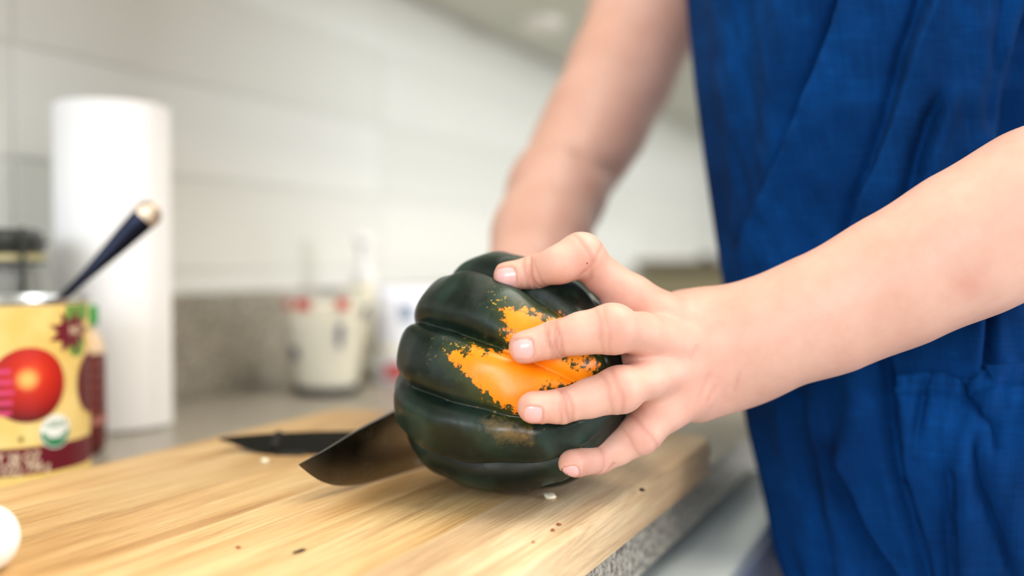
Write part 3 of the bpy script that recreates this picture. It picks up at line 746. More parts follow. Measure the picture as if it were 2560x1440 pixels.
def fold_disp(u, v):
    d = np.zeros_like(u)
    def line(pts):
        pts = np.array(pts, float); vs = pts[:, 1]
        lu = np.interp(v, vs, pts[:, 0]); f = smooth01((v - vs[0] + 40) / 80) * smooth01((vs[-1] + 40 - v) / 80)
        return u - lu, f
    def step(pts, h, w, decay):
        nonlocal d
        x, f = line(pts); d += 2.1 * h * f * smooth01(x / w + 0.5) * np.exp(-np.maximum(x, 0) / decay)
    def valley(pts, h, w):
        nonlocal d
        x, f = line(pts); d -= 1.5 * h * f * np.exp(-(x / w) ** 2)
    def ridge(pts, h, w):
        nonlocal d
        x, f = line(pts); d += 1.4 * h * f * np.exp(-(x / w) ** 2)
    L1 = [(2150, -200), (2112, 0), (2080, 110), (2040, 230), (2000, 360), (1960, 480), (1920, 570), (1885, 690), (1860, 850)]
    step(L1, 0.0110, 18, 190); valley([(p[0] - 14, p[1]) for p in L1], 0.008, 16)
    L2 = [(2350, -200), (2302, 40), (2272, 130), (2232, 300), (2195, 420), (2160, 500), (2140, 590), (2110, 760)]
    step(L2, 0.0085, 24, 160); valley([(p[0] - 16, p[1]) for p in L2], 0.004, 16)
    valley([(2335, 260), (2312, 320), (2290, 400), (2268, 500), (2240, 640)], 0.008, 20); ridge([(2375, 230), (2352, 320), (2330, 400), (2306, 500), (2280, 640)], 0.004, 26)
    valley([(2520, -150), (2497, 0), (2484, 150), (2470, 260), (2465, 330)], 0.005, 24)
    valley([(2600, 0), (2560, 150), (2535, 260), (2520, 420)], 0.010, 40)
    ridge([(1990, -100), (1950, 200), (1900, 420), (1850, 600)], 0.004, 70)
    valley([(1830, -100), (1850, 150), (1870, 330), (1862, 520)], 0.003, 40)
    # below the fore-arm
    valley([(2205, 880), (2219, 960), (2224, 1060), (2236, 1160), (2262, 1260), (2300, 1400), (2340, 1560)], 0.007, 16)
    valley([(1990, 950), (1985, 1060), (2010, 1180), (2030, 1300), (2080, 1500)], 0.006, 36)
    ridge([(2040, 940), (2045, 1060), (2070, 1180), (2090, 1300), (2140, 1500)], 0.006, 36)
    valley([(2072, 1130), (2100, 1220), (2140, 1310), (2200, 1400), (2260, 1500)], 0.008, 22)
    ridge([(2110, 1130), (2140, 1220), (2180, 1310), (2240, 1400), (2300, 1500)], 0.004, 24)
    ridge([(2140, 900), (2150, 1000), (2140, 1100), (2130, 1180)], 0.006, 40)
    valley([(2474, 770), (2473, 850), (2468, 925)], 0.010, 12)
    ridge([(2440, 770), (2440, 850), (2436, 925)], 0.003, 26)
    valley([(2416, 960), (2440, 1010), (2480, 1060), (2488, 1120)], 0.007, 18)
    valley([(2360, 1150), (2372, 1260), (2365, 1360), (2370, 1500)], 0.005, 24); ridge([(2400, 1080), (2412, 1260), (2410, 1360), (2420, 1500)], 0.004, 28)
    valley([(2430, 1100), (2452, 1220), (2500, 1330), (2540, 1460)], 0.005, 22)
    valley([(2330, 940), (2312, 1000), (2290, 1080)], 0.003, 14)
    return d
def dress():
    NU, NV = 760, 430
    zs = np.linspace(0.34, 1.43, NV + 1); ph = np.arange(NU) * 2 * math.pi / NU
    Zg, PH = np.meshgrid(zs, ph, indexing='ij')
    a, b = dress_ab(zs); yc_ = np.array([float(dress_c(z)) for z in zs])
    for _ in range(6): yc_[1:-1] = (yc_[:-2] + yc_[1:-1] * 2 + yc_[2:]) / 4
    nx = np.cos(PH); ny = np.sin(PH)
    X = DXC + a[:, None] * np.sign(nx) * np.abs(nx) ** 0.92; Y = yc_[:, None] + b[:, None] * np.sign(ny) * np.abs(ny) ** 0.92
    V = np.stack([X, Y, Zg], -1)
    N = np.stack([nx / a[:, None], ny / b[:, None], np.zeros_like(nx)], -1); N /= np.linalg.norm(N, axis=-1, keepdims=True)
    u, v, d = PROJ(V.reshape(-1, 3)); u = u.reshape(nx.shape); v = v.reshape(nx.shape)
    facing = smooth01((-(N @ np.array((FW.x, FW.y, 0))) - 0.02) / 0.25)
    flare = smooth01((1.05 - Zg) / 0.6)
    gen = flare * (0.010 * np.sin(9 * PH + 1.2 * np.sin(Zg * 4)) + 0.006 * np.sin(17 * PH + 2)) + 0.003 * np.sin(13 * PH + Zg * 6)
    inframe = facing * smooth01((v + 400) / 200) * smooth01((1700 - v) / 200)
    soft = 0.0012 * np.sin(PH * 40 + Zg * 30 + 3 * np.sin(Zg * 17)) * np.sin(Zg * 55 + PH * 9) + 0.0016 * np.sin(PH * 16 - Zg * 21)
    dd = gen * (1 - inframe) + (fold_disp(u, v) + soft) * inframe
    V = V + N * dd[..., None]
    i = np.arange(NV)[:, None] * NU; j = np.arange(NU)[None]; j2 = (j + 1) % NU
    F = np.stack([i + j, i + j2, i + NU + j2, i + NU + j], -1).reshape(-1, 4)
    UV = np.stack([PH * 0.17 / 1.0, Zg], -1)
    return V.reshape(-1, 3), F, UV.reshape(-1, 2)
DV, DF, DUV = dress()
dr = mobj('pinafore_dress', DV - porg, DF, M['linen'], person)
dr['label'] = 'loose blue linen pinafore with vertical folds'
uvl = dr.data.uv_layers.new(name='uv'); li = np.array(DF).ravel()
uvs = DUV[li].copy().reshape(-1, 4, 2)
wrap = (uvs[..., 0].max(1) - uvs[..., 0].min(1)) > 0.5
fix = uvs[wrap]; fix[..., 0] = np.where(fix[..., 0] < 0.3, fix[..., 0] + 2 * math.pi * 0.17, fix[..., 0]); uvs[wrap] = fix
uvl.data.foreach_set('uv', uvs.ravel())
dress_bvh = BVHTree.FromPolygons([tuple(v) for v in DV], [tuple(map(int, f)) for f in DF])
def patch_on_dress(name, fu, fv, ns, nt_, lift, bumpf=None):
    V = np.zeros((ns + 1, nt_ + 1, 3)); N = np.zeros_like(V)
    for i in range(ns + 1):
        for j in range(nt_ + 1):
            s, t = i / ns, j / nt_; u = fu(s, t); v = fv(s, t)
            h = dress_bvh.ray_cast(CAM, (W(u, v, 1) - CAM).normalized())
            if h[0] is None: h = dress_bvh.find_nearest(W(u, v, 0.7))
            n = h[1] if h[1].dot(FW) < 0 else -h[1]
            e = min(s, 1 - s) * ns, min(t, 1 - t) * nt_
            V[i, j] = tuple(h[0]); N[i, j] = tuple(n)
    for _ in range(3):
        V[1:-1, 1:-1] = (V[:-2, 1:-1] + V[2:, 1:-1] + V[1:-1, :-2] + V[1:-1, 2:]) / 4
        N[1:-1, 1:-1] = (N[:-2, 1:-1] + N[2:, 1:-1] + N[1:-1, :-2] + N[1:-1, 2:]) / 4
    L = np.full((ns + 1, nt_ + 1), lift)
    if bumpf is not None: L += bumpf(*np.meshgrid(np.linspace(0, 1, ns + 1), np.linspace(0, 1, nt_ + 1), indexing='ij'))
    L[0, :] = L[-1, :] = -0.0008; L[:, -1] = -0.0008; L[:, 0] = -0.0008
    V2 = (V + N * L[..., None]).reshape(-1, 3); F = []
    for i in range(ns):
        for j in range(nt_):
            a = i * (nt_ + 1) + j; F.append((a, a + 1, a + nt_ + 2, a + nt_ + 1))
    o = mobj(name, V2 - porg, F, M['linen'], dr)
    uvl = o.data.uv_layers.new(name='uv'); V3 = V2[np.array(F).ravel()]
    uvl.data.foreach_set('uv', np.stack([V3[:, 1] * 1.0 + V3[:, 0] * .3, V3[:, 2]], -1).ravel()); return o
pl_l = [(935, 2228), (1030, 2232), (1130, 2237), (1240, 2262), (1340, 2290), (1440, 2318), (1760, 2400)]
pl_t = [(2220, 938), (2290, 928), (2350, 926), (2400, 938), (2425, 945), (2450, 922), (2480, 911), (2560, 902), (2740, 890)]
def p_top(u): return float(np.interp(u, [p[0] for p in pl_t], [p[1] for p in pl_t]))
def pk_v(s, t):
    u = 2228 + s * 480; return p_top(u) + 6 + t * 780
def pk_u(s, t):
    v = pk_v(s, t); l = float(np.interp(v, [p[0] for p in pl_l], [p[1] for p in pl_l])); return l + s * (2710 - l)
def wr_(s, t): return 0.0022 * np.sin(s * 26 + 2 * np.sin(t * 7)) * (1 - t) * 0.7 + 0.0012 * np.sin(s * 60 + t * 20) * np.exp(-t * 4)
patch_on_dress('pocket', pk_u, pk_v, 110, 120, 0.0022, wr_)
patch_on_dress('pocket_hem', lambda s, t: pk_u(s, 0) + (0 if s > 0 else 0), lambda s, t: pk_v(s, 0) - 4 + t * 58, 110, 16, 0.0044,
               lambda s, t: wr_(s, t * .07) - 0.0016 * np.exp(-((t - .84) / .06) ** 2))

# ------------------------------------------------------------------ knives
M['blade'] = mat('knife_steel', (150, 146, 140), 0.20, 1.0)
nt = NT(M['blade']); oc = objcoord(nt, (1, 1, 1))
rr = ramp(nt, [(0.3, (0.14,) * 3), (0.7, (0.30,) * 3)]); nt.link(noise(nt, 60, 5, oc).outputs[0], rr.inputs[0]); nt.link(rr.outputs[0], nt.n['Principled BSDF'].inputs['Roughness'])
M['black_blade'] = mat('black_coated_steel', (26, 26, 24), 0.32, 0.4)
M['handle'] = mat('black_handle', (22, 21, 21), 0.4)
M['rivet'] = mat('rivet_steel', (190, 188, 184), 0.25, 1.0)
def blade_mesh(spine, edge, th, name, material, parent):
    # spine/edge: lists of (s, height); thick at the spine, ground to the edge
    n = 60; smax = spine[-1][0]; V, F = [], []
    ss = np.linspace(0, smax, n + 1)
    zs = np.interp(ss, *zip(*spine)); ze = np.interp(ss, *zip(*edge))
    for i, s in enumerate(ss):
        t = th * (0.35 + 0.65 * min(1, s / (0.5 * smax)))
        hgt = max(zs[i] - ze[i], 1e-5); mid = zs[i] - hgt * 0.55
        for z, w in ((zs[i], t), (mid, t * 0.62), (ze[i], 0.0001)):
            V.append((s, w / 2, z)); V.append((s, -w / 2, z))
    for i in range(n):
        a = i * 6; b = a + 6
        for p, q in ((0, 2), (2, 4)): F.append((a + p, b + p, b + q, a + q)); F.append((a + p + 1, a + q + 1, b + q + 1, b + p + 1))
        F.append((a, a + 1, b + 1, b)); F.append((a + 4, b + 4, b + 5, a + 5))
    F.append((0, 2, 3, 1)); F.append((2, 4, 5, 3)); e = n * 6; F.append((e, e + 1, e + 3, e + 2)); F.append((e + 2, e + 3, e + 5, e + 4))
    o = mobj(name, V, F, material, parent, True); autosmooth(o, 25); return o
def smoothpts(p, n=60):
    p = np.array(p, float); t = np.linspace(p[0, 0], p[-1, 0], n); z = np.interp(t, p[:, 0], p[:, 1])
    for _ in range(6): z[1:-1] = (z[:-2] + 2 * z[1:-1] + z[2:]) / 4
    return list(zip(t, z))
def handle_mesh(s0, s1, zc, hh, ww, material, parent):
    V, F = [], []; n, k = 20, 16
    for i in range(n + 1):
        t = i / n; s = s0 + (s1 - s0) * t; b = 1 - 0.18 * math.sin(t * math.pi) + 0.15 * t; e = 1 if 0 < i < n else 0.8
        for q in range(k):
            a = 2 * math.pi * q / k
            V.append((s, ww / 2 * e * math.copysign(abs(math.cos(a)) ** 0.6, math.cos(a)), zc - 0.004 * t * t + hh / 2 * b * e * math.copysign(abs(math.sin(a)) ** 0.6, math.sin(a))))
    for i in range(n):
        for q in range(k):
            q2 = (q + 1) % k; F.append((i * k + q, i * k + q2, (i + 1) * k + q2, (i + 1) * k + q))
    F.append(tuple(range(k))[::-1]); F.append(tuple(n * k + q for q in range(k)))
    o = mobj('handle', V, F, material, parent); autosmooth(o, 45); return o
ck = empty('chef_knife', (KT.x, KT.y, BT), math.atan2(kd.y, kd.x)); tag(ck, 'steel chef knife pushed into the squash, blade tip on the board', 'knife')
blade_mesh(smoothpts([(0, 0.0215), (0.02, 0.0255), (0.045, 0.0320), (0.082, 0.0390), (0.13, 0.0435), (0.205, 0.0470)]),
           smoothpts([(0, 0.0208), (0.007, 0.0150), (0.016, 0.0090), (0.030, 0.0040), (0.050, 0.0012), (0.075, 0.0006), (0.13, 0.0006), (0.205, 0.0006)]), 0.0024, 'blade', M['blade'], ck)
box('bolster', (0.203, -0.0065, 0.024), (0.216, 0.0065, 0.0475), M['rivet'], ck, 0.002)
hd_ = handle_mesh(0.215, 0.33, 0.036, 0.026, 0.019, M['handle'], ck)
for s in (0.235, 0.27, 0.305):
    r = lathe('rivet', [(0, -0.0098), (0.0032, -0.0098), (0.0034, -0.0094), (0.0034, 0.0094), (0.0032, 0.0098), (0, 0.0098)], M['rivet'], hd_, 16, (s, 0, 0.035)); r.rotation_euler = (math.pi / 2, 0, 0)

# a black knife sheath lies further back, tilted, its point clear of the board
T0 = W(548, 1098, 0.655); H0 = W(1000, 1092, 0.655)
kx = (H0 - T0); kx.z = 0; kx = kx.normalized()
ky = Vector((0, 0, 1)).cross(kx).normalized()
ky2 = (ky * 0.90 + Vector((0, 0, 1)) * 0.43).normalized()
kz2 = kx.cross(ky2).normalized()
dk = empty('knife_sheath'); tag(dk, 'black pointed knife sheath lying behind the steel knife', 'knife sheath')
mm = Matrix((kx, kz2 * -1, ky2)).transposed().to_4x4(); mm.translation = T0
dk.matrix_world = mm
blade_mesh(smoothpts([(0, 0.0), (0.01, 0.0020), (0.03, 0.0040), (0.08, 0.0055), (0.125, 0.006)]), smoothpts([(0, -0.0008), (0.010, -0.005), (0.022, -0.012), (0.034, -0.0165), (0.05, -0.0215), (0.08, -0.0225), (0.125, -0.0225)]), 0.0055, 'sleeve', M['black_blade'], dk)
box('clip', (0.036, -0.0036, -0.012), (0.041, 0.0036, 0.0052), M['handle'], dk, 0.001)
box('foot', (0.040, -0.0020, -0.0225), (0.060, 0.0015, -0.0150), M['handle'], dk, 0.001)

# ------------------------------------------------------------------ crumbs on the board
M['flesh'] = mat('squash_flesh', (238, 232, 206), 0.6); M['seedbrown'] = mat('brown_crumb', (150, 84, 40), 0.7); M['knot'] = mat('dark_crumb', (46, 32, 24), 0.8)
def crumb(u, v, sx, sy, sz, material, label, group=None, seed=0):
    p = ONZ(u, v, BT); bm = bmesh.new(); bmesh.ops.create_icosphere(bm, subdivisions=2, radius=1.0)
    rnd = random.Random(seed)
    for w in bm.verts:
        f = 1 + rnd.uniform(-0.22, 0.22); w.co = Vector((w.co.x * sx * f, w.co.y * sy * f, max(w.co.z, -0.6) * sz * f))
    mn = min(w.co.z for w in bm.verts)
    o = from_bm('squash_crumb', bm, material, None, True, (p.x, p.y, BT - mn)); o.rotation_euler = (0, 0, seed * 1.3)
    tag(o, label, 'crumb', group)
crumb(1375, 1246, 0.0050, 0.0028, 0.0016, M['flesh'], 'white sliver of squash flesh just in front of the squash', None, 3)
crumb(1096, 1169, 0.0020, 0.0015, 0.0012, M['flesh'], 'tiny white crumb between blade and squash', None, 5)
crumb(662, 1158, 0.0028, 0.0022, 0.0018, M['flesh'], 'small pale crumb under the black knife blade', None, 6)
crumb(1397, 1313, 0.0016, 0.0010, 0.0006, M['seedbrown'], 'flat brown flake near the front edge of the board', None, 8)
crumb(1382, 1328, 0.0011, 0.0009, 0.0007, M['seedbrown'], 'tiny reddish brown crumb beside the brown flake', None, 9)
crumb(1333, 1357, 0.0009, 0.0007, 0.0005, M['seedbrown'], 'faint brown speck lowest of the crumbs', None, 10)
crumb(1605, 1228, 0.0017, 0.0013, 0.0009, M['knot'], 'dark crumb on the board below the little finger', None, 11)
crumb(748, 1380, 0.0034, 0.0014, 0.0006, M['knot'], 'dark elongated crumb on the open front of the board', None, 12)
crumb(596, 1370, 0.0016, 0.0010, 0.0005, M['seedbrown'], 'small brown speck left of the dark elongated crumb', None, 13)

# white onion at the left edge
on = empty('white_onion', tuple(ONZ(-52, 1432, BT))); tag(on, 'blurred white onion at the left edge of the cutting board', 'onion')
on.location.z = BT
M['onion'] = mat('white_onion_skin', (238, 238, 234), 0.4)
bp = [(0, 0)] + [(0.0150 * math.sin(t) ** 0.85, 0.0135 - 0.0135 * math.cos(t)) for t in np.linspace(0.15, 2.65, 18)] + [(0.0042, 0.0270), (0.0030, 0.0285), (0.0, 0.029)]
lathe('bulb', bp, M['onion'], on, 36)
lathe('root', [(0, 0.0), (0.003, 0.0), (0.004, 0.001), (0, 0.002)], mat('root', (180, 160, 120), 0.9), on, 12)

# ------------------------------------------------------------------ tin can with spoon
CR, CH = 0.0512, 0.1245
CC = W(24, 1000, 0.69); CC.z = CT
can = empty('tin_can', tuple(CC)); tag(can, 'opened tin of tomatoes with a yellow paper label behind the board', 'can')
M['tin'] = mat('tinplate', (196, 196, 192), 0.28, 1.0)
lathe('body', [(0, 0.001), (CR - 0.002, 0.001), (CR, 0.0), (CR + 0.0008, 0.002), (CR - 0.0006, 0.004), (CR - 0.0006, CH - 0.004), (CR + 0.0008, CH - 0.0025), (CR + 0.0006, CH), (CR - 0.0012, CH), (CR - 0.0016, CH - 0.003), (CR - 0.0016, 0.004), (0, 0.004)], M['tin'], can, 72)
M['label'] = mat('yellow_label_paper', (234, 202, 112), 0.45)
nt = NT(M['label']); oc = objcoord(nt); rl = ramp(nt, [(0.35, lin((216, 182, 98))), (0.65, lin((230, 204, 132)))]); nt.link(noise(nt, 30, 3, oc).outputs[0], rl.inputs[0]); nt.link(rl.outputs[0], nt.n['Principled BSDF'].inputs['Base Color'])
lathe('label', [(CR - 0.0004, 0.0008), (CR + 0.0010, 0.0008), (CR + 0.0010, 0.0022), (CR + 0.0001, 0.0045), (CR + 0.0001, CH - 0.0045), (CR - 0.0004, CH - 0.0045)], M['label'], can, 96, closed=True)
def ang_of(u):     # surface angle on the can at a sight-line column
    lo_, hi_ = None, None
    best = None
    for i in range(-90, 91):
        a = math.atan2(CAM.y - CC.y, CAM.x - CC.x) + math.radians(i)
        p = np.array([CC.x + CR * math.cos(a), CC.y + CR * math.sin(a), CT + 0.06])
        uu = float(PROJ(p)[0])
        if best is None or abs(uu - u) < best[0]: best = (abs(uu - u), a)
    return best[1]
A0 = math.atan2(CAM.y - CC.y, CAM.x - CC.x)
def hz(u, v):      # height on the can at that spot
    a = ang_of(u); p0 = np.array([CC.x + CR * math.cos(a), CC.y + CR * math.sin(a), CT]); d = float(PROJ(p0)[2])
    return (float(PROJ(p0)[1]) - v) * d / FPX
def wrap_print(name, polys, material, lift, parent=can, sub=1):
    # polys: star-shaped outlines in (arc metres from the camera-facing line, height), filled with rings so they follow the curve
    V, F = [], []; NR = 10
    for poly in polys:
        cx = sum(p[0] for p in poly) / len(poly); cy = sum(p[1] for p in poly) / len(poly); b = len(V); n = len(poly)
        for r in range(1, NR + 1):
            for x, y in poly: V.append((cx + (x - cx) * r / NR, cy + (y - cy) * r / NR))
        V.append((cx, cy)); c = len(V) - 1
        for k in range(n): F.append((c, b + k, b + (k + 1) % n))
        for r in range(NR - 1):
            for k in range(n): k2 = (k + 1) % n; F.append((b + r * n + k, b + (r + 1) * n + k, b + (r + 1) * n + k2, b + r * n + k2))
    R_ = CR + 0.0001 + lift
    return mobj(name, [(R_ * math.cos(A0 + x / CR), R_ * math.sin(A0 + x / CR), y) for x, y in V], F, material, parent)
def wrap_band(name, rects, material, lift, parent=can):
    V, F = [], []; R_ = CR + 0.0001 + lift; n = 60
    for x0, x1, y0, y1 in rects:
        b = len(V)
        for i in range(n + 1):
            a = A0 + (x0 + (x1 - x0) * i / n) / CR
            for y in (y0, y1): V.append((R_ * math.cos(a), R_ * math.sin(a), y))
        for i in range(n): F.append((b + 2 * i, b + 2 * i + 2, b + 2 * i + 3, b + 2 * i + 1))
    return mobj(name, V, F, material, parent)
def arcx(u): return (ang_of(u) - A0) * CR
def ell(cx, cy, rx, ry, n=40): return [(cx + rx * math.cos(2 * math.pi * i / n), cy + ry * math.sin(2 * math.pi * i / n)) for i in range(n)]
def rect(x0, x1, y0, y1, n=24):
    return [(x0 + (x1 - x0) * i / n, y0) for i in range(n + 1)] + [(x1 - (x1 - x0) * i / n, y1) for i in range(n + 1)]
def wrap_text(txt, x, y, size, material, lift, sx=1.0, name='print', al='CENTER'):
    cu = bpy.data.curves.new('t', 'FONT'); cu.body = txt; cu.size = size; cu.align_x = al; cu.resolution_u = 3; cu.offset = size * 0.012
    ob = bpy.data.objects.new('t', cu); COL.objects.link(ob)
    dg = bpy.context.evaluated_depsgraph_get(); me = bpy.data.meshes.new_from_object(ob.evaluated_get(dg))
    bpy.data.objects.remove(ob)
    bm = bmesh.new(); bm.from_mesh(me); bpy.data.meshes.remove(me)
    for v in bm.verts:
        a = A0 + (x + v.co.x * sx) / CR; r = CR + 0.0001 + lift; v.co = Vector((r * math.cos(a), r * math.sin(a), y + v.co.y))
    return from_bm(name, bm, material, can, False)
SGN = 1 if arcx(150) > arcx(20) else -1
M['maroon'] = mat('maroon_print', (104, 14, 34), 0.45); M['pale'] = mat('pale_print', (232, 210, 178), 0.5)
M['white_print'] = mat('white_print', (240, 242, 238), 0.45); M['green_print'] = mat('green_print', (0, 128, 78), 0.45); M['leaf'] = mat('leaf_print', (98, 140, 58), 0.45)
b1, b0 = hz(60, 1119), hz(60, 1188)
wrap_band('maroon_band', [(-0.13, 0.13, b0, b1)], M['maroon'], 0.0001)
M['tomato'] = mat('tomato_print', (200, 40, 22), 0.4)
tx, tz = arcx(72), hz(72, 962)
ct = np.array([(CR) * math.cos(A0 + tx / CR), (CR) * math.sin(A0 + tx / CR), tz])
nt = NT(M['tomato']); tc = nt.new('ShaderNodeTexCoord')
def spot(p, r0):
    vm = nt.new('ShaderNodeVectorMath', operation='DISTANCE'); nt.link(tc.outputs['Object'], vm.inputs[0]); vm.inputs[1].default_value = tuple(p)
    return math_(nt, 'DIVIDE', vm.outputs['Value'], r0)
def canpt(u, v): a = ang_of(u); return (CR * math.cos(a), CR * math.sin(a), hz(u, v))
rt_ = ramp(nt, [(0.0, lin((224, 74, 30))), (0.35, lin((200, 40, 20))), (0.75, lin((160, 22, 20))), (1.0, lin((96, 8, 18)))]); nt.link(spot(canpt(80, 935), 0.030), rt_.inputs[0])
rs = ramp(nt, [(0.0, (1, 1, 1)), (0.35, (0.8, 0.8, 0.8)), (1.0, (0, 0, 0))]); nt.link(spot(canpt(68, 948), 0.0085), rs.inputs[0])
nt.link(mixc(nt, rs.outputs[0], rt_.outputs[0], lin((255, 196, 106))), nt.n['Principled BSDF'].inputs['Base Color'])
wrap_print('tomato_picture', [ell(tx, tz, abs(arcx(160) - arcx(72)) * 1.0, (hz(72, 868) - hz(72, 1056)) / 2, 60)], M['tomato'], 0.0002, sub=2)
M['pink'] = mat('pink_print', (206, 62, 110), 0.45)
wrap_band('slice_picture', [(arcx(-14), arcx(34 - 4 * abs(k - 2)), hz(20, 935 + 26 * k), hz(20, 923 + 26 * k)) for k in range(5)], M['pink'], 0.0003)
t2 = arcx(203); wrap_print('tomato_picture', [ell(arcx(207) + SGN * 0.012, hz(200, 960), 0.020, 0.0215, 40)], M['tomato'], 0.0002, sub=2)
ux, uz = arcx(139), hz(139, 1077); ur = 0.0112
wrap_print('round_seal', [ell(ux, uz, ur, ur, 40)], M['white_print'], 0.0004)
lower = [(ux + 0.92 * ur * math.cos(a), uz + 0.92 * ur * math.sin(a)) for a in np.linspace(math.pi * 0.98, 2 * math.pi * 1.01, 24)]
wrap_print('seal_field', [lower], M['green_print'], 0.0005)
wrap_text('USDA', ux, uz + 0.0028, 0.0062, M['green_print'], 0.0005, SGN, 'seal_print'); wrap_text('ORGANIC', ux, uz - 0.0050, 0.0034, M['white_print'], 0.0006, SGN, 'seal_print')
wrap_text('NET WT 28 OZ', arcx(99), hz(60, 1156), 0.0092, M['pale'], 0.0003, SGN * 0.78, 'print', 'RIGHT')
wrap_text('(1 LB 12 OZ) 794 g', arcx(121), hz(60, 1183), 0.0090, M['pale'], 0.0003, SGN * 0.78, 'print', 'RIGHT')
sx_, sz_ = arcx(182), hz(182, 828); star = []
for i in range(18):
    a = math.pi * 2 * i / 18; r = 0.0205 if i % 2 == 0 else 0.0125; star.append((sx_ + r * math.cos(a), sz_ + 0.75 * r * math.sin(a)))
wrap_print('starburst', [star], M['maroon'], 0.0002)
wrap_text('NO', arcx(190), sz_ - 0.002, 0.0085, M['pale'], 0.0004, SGN * 0.9)
wrap_print('leaf_picture', [ell(arcx(193), hz(190, 868), 0.0085, 0.0062, 20)], M['leaf'], 0.00015)
wrap_band('green_panel', [(arcx(166), arcx(206) + SGN * 0.01, hz(185, 800), hz(185, 762))], M['leaf'], 0.00015)
wrap_print('dot', [ell(arcx(51), hz(51, 1098), 0.0016, 0.002, 14)], mat('olive_print', (120, 110, 50), .5), 0.0002)
M['sauce'] = mat('tomato_sauce', (150, 40, 20), 0.25)
lathe('tomatoes', [(0, CH - 0.020), (0.02, CH - 0.019), (0.035, CH - 0.021), (CR - 0.0018, CH - 0.020)], M['sauce'], can, 40)

# spoon standing in the can
M['spoon'] = mat('steel_dark_reflection', (22, 24, 33), 0.2, 1.0)  # reflection of dark surroundings put into the steel's base colour
M['spoon_tip'] = mat('steel_tan_reflection', (168, 150, 130), 0.35, 1.0)  # beige reflection at the handle end, put into the colour
spo = empty('spoon', tuple(W(140, 735, 0.70))); tag(spo, 'steel spoon leaning in the opened tin', 'spoon')
def spoon_handle():
    base = W(44, 850, 0.695); end = W(392, 512, 0.715)
    ax = (end - base); L = ax.length; ax.normalize()
    side = ax.cross(-FW).normalized(); nrm = side.cross(ax).normalized()
    nrm = (nrm + side * 0.15).normalized(); side = ax.cross(nrm).normalized()
    V, F = [], []; n, k = 40, 12
    for i in range(n + 1):
        t = i / n
        w = 0.0030 + 0.0062 * smooth01((t - 0.30) / 0.65); th = 0.0016
        if t > 0.93: w *= math.sqrt(max(1 - ((t - 0.93) / 0.072) ** 2, 0.02))
        bend = -0.010 * math.sin(math.pi * t) * 0.6 - 0.010 * max(t - 0.86, 0) ** 1.0
        c = base + ax * (L * t) + nrm * bend
        for q in range(k):
            a = 2 * math.pi * q / k; V.append(c + side * (w * math.cos(a)) + nrm * (th * math.sin(a)))
    for i in range(n):
        for q in range(k):
            q2 = (q + 1) % k; F.append((i * k + q, i * k + q2, (i + 1) * k + q2, (i + 1) * k + q))
    F.append(tuple(range(k))[::-1]); F.append(tuple(n * k + q for q in range(k)))
    o = spo.location
    h_ = mobj('handle', [v - o for v in V], F, M['spoon'], spo)
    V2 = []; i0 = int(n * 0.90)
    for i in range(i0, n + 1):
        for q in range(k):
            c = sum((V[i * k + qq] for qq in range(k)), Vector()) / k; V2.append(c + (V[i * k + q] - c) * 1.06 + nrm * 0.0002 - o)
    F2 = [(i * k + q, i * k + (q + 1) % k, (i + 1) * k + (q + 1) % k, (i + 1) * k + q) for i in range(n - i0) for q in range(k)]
    mobj('end_reflection', V2, F2 + [tuple((n - i0) * k + q for q in range(k))], M['spoon_tip'], spo)  # shell over the handle end, coloured as a reflection
    bm = bmesh.new(); bmesh.ops.create_uvsphere(bm, u_segments=20, v_segments=12, radius=1)
    for v in bm.verts:
        x, y, z = v.co; z = z if z < 0 else z * -0.75
        v.co = base - ax * 0.026 + ax * (x * 0.030) + side * (y * 0.019) + nrm * (z * 0.008) - o
    from_bm('bowl', bm, M['spoon'], spo, True)
spoon_handle()

# ------------------------------------------------------------------ sauce bottle
SB = W(174, 1000, 0.77); SB.z = CT
sb = empty('sauce_bottle', tuple(SB)); tag(sb, 'small hot sauce bottle with green cap behind the tin', 'bottle')
M['sauce_red'] = mat('dark_red_sauce', (92, 18, 16), 0.22); M['cap'] = mat('green_cap', (0, 150, 52), 0.4); M['clearneck'] = mat('cloudy_plastic', (226, 200, 168), 0.3)
lathe('body', [(0, 0), (0.022, 0), (0.0255, 0.004), (0.0262, 0.012), (0.0262, 0.074), (0.0255, 0.078)], M['sauce_red'], sb, 40)
lathe('shoulder', [(0.0255, 0.0782), (0.0250, 0.085), (0.021, 0.093), (0.0185, 0.097), (0.0185, 0.0995)], M['clearneck'], sb, 40)
cp = lathe('cap', [(0.0205, 0.0997), (0.0212, 0.1005), (0.0210, 0.1135), (0.019, 0.115), (0.0, 0.1155)], M['cap'], sb, 40)
lathe('printed_band', [(0.02635, 0.024), (0.0266, 0.024), (0.0266, 0.030), (0.02635, 0.030)], mat('pale_red_print', (170, 110, 100), 0.4), sb, 40, closed=True)
for k in range(5):
    a0 = math.atan2(-SB.y, -SB.x); V = []; F = []
    for j in range(7):
        a = a0 + 0.25 + 0.1 * j
        for z in (0.034 + k * 0.0085, 0.0385 + k * 0.0085): V.append((0.0265 * math.cos(a), 0.0265 * math.sin(a), z + 0.001 * math.sin(j * 2 + k)))
    for j in range(6): F.append((j * 2, j * 2 + 2, j * 2 + 3, j * 2 + 1))
    mobj('printed_line', V, F, mat('rose_print', (126, 60, 56), 0.4), sb)

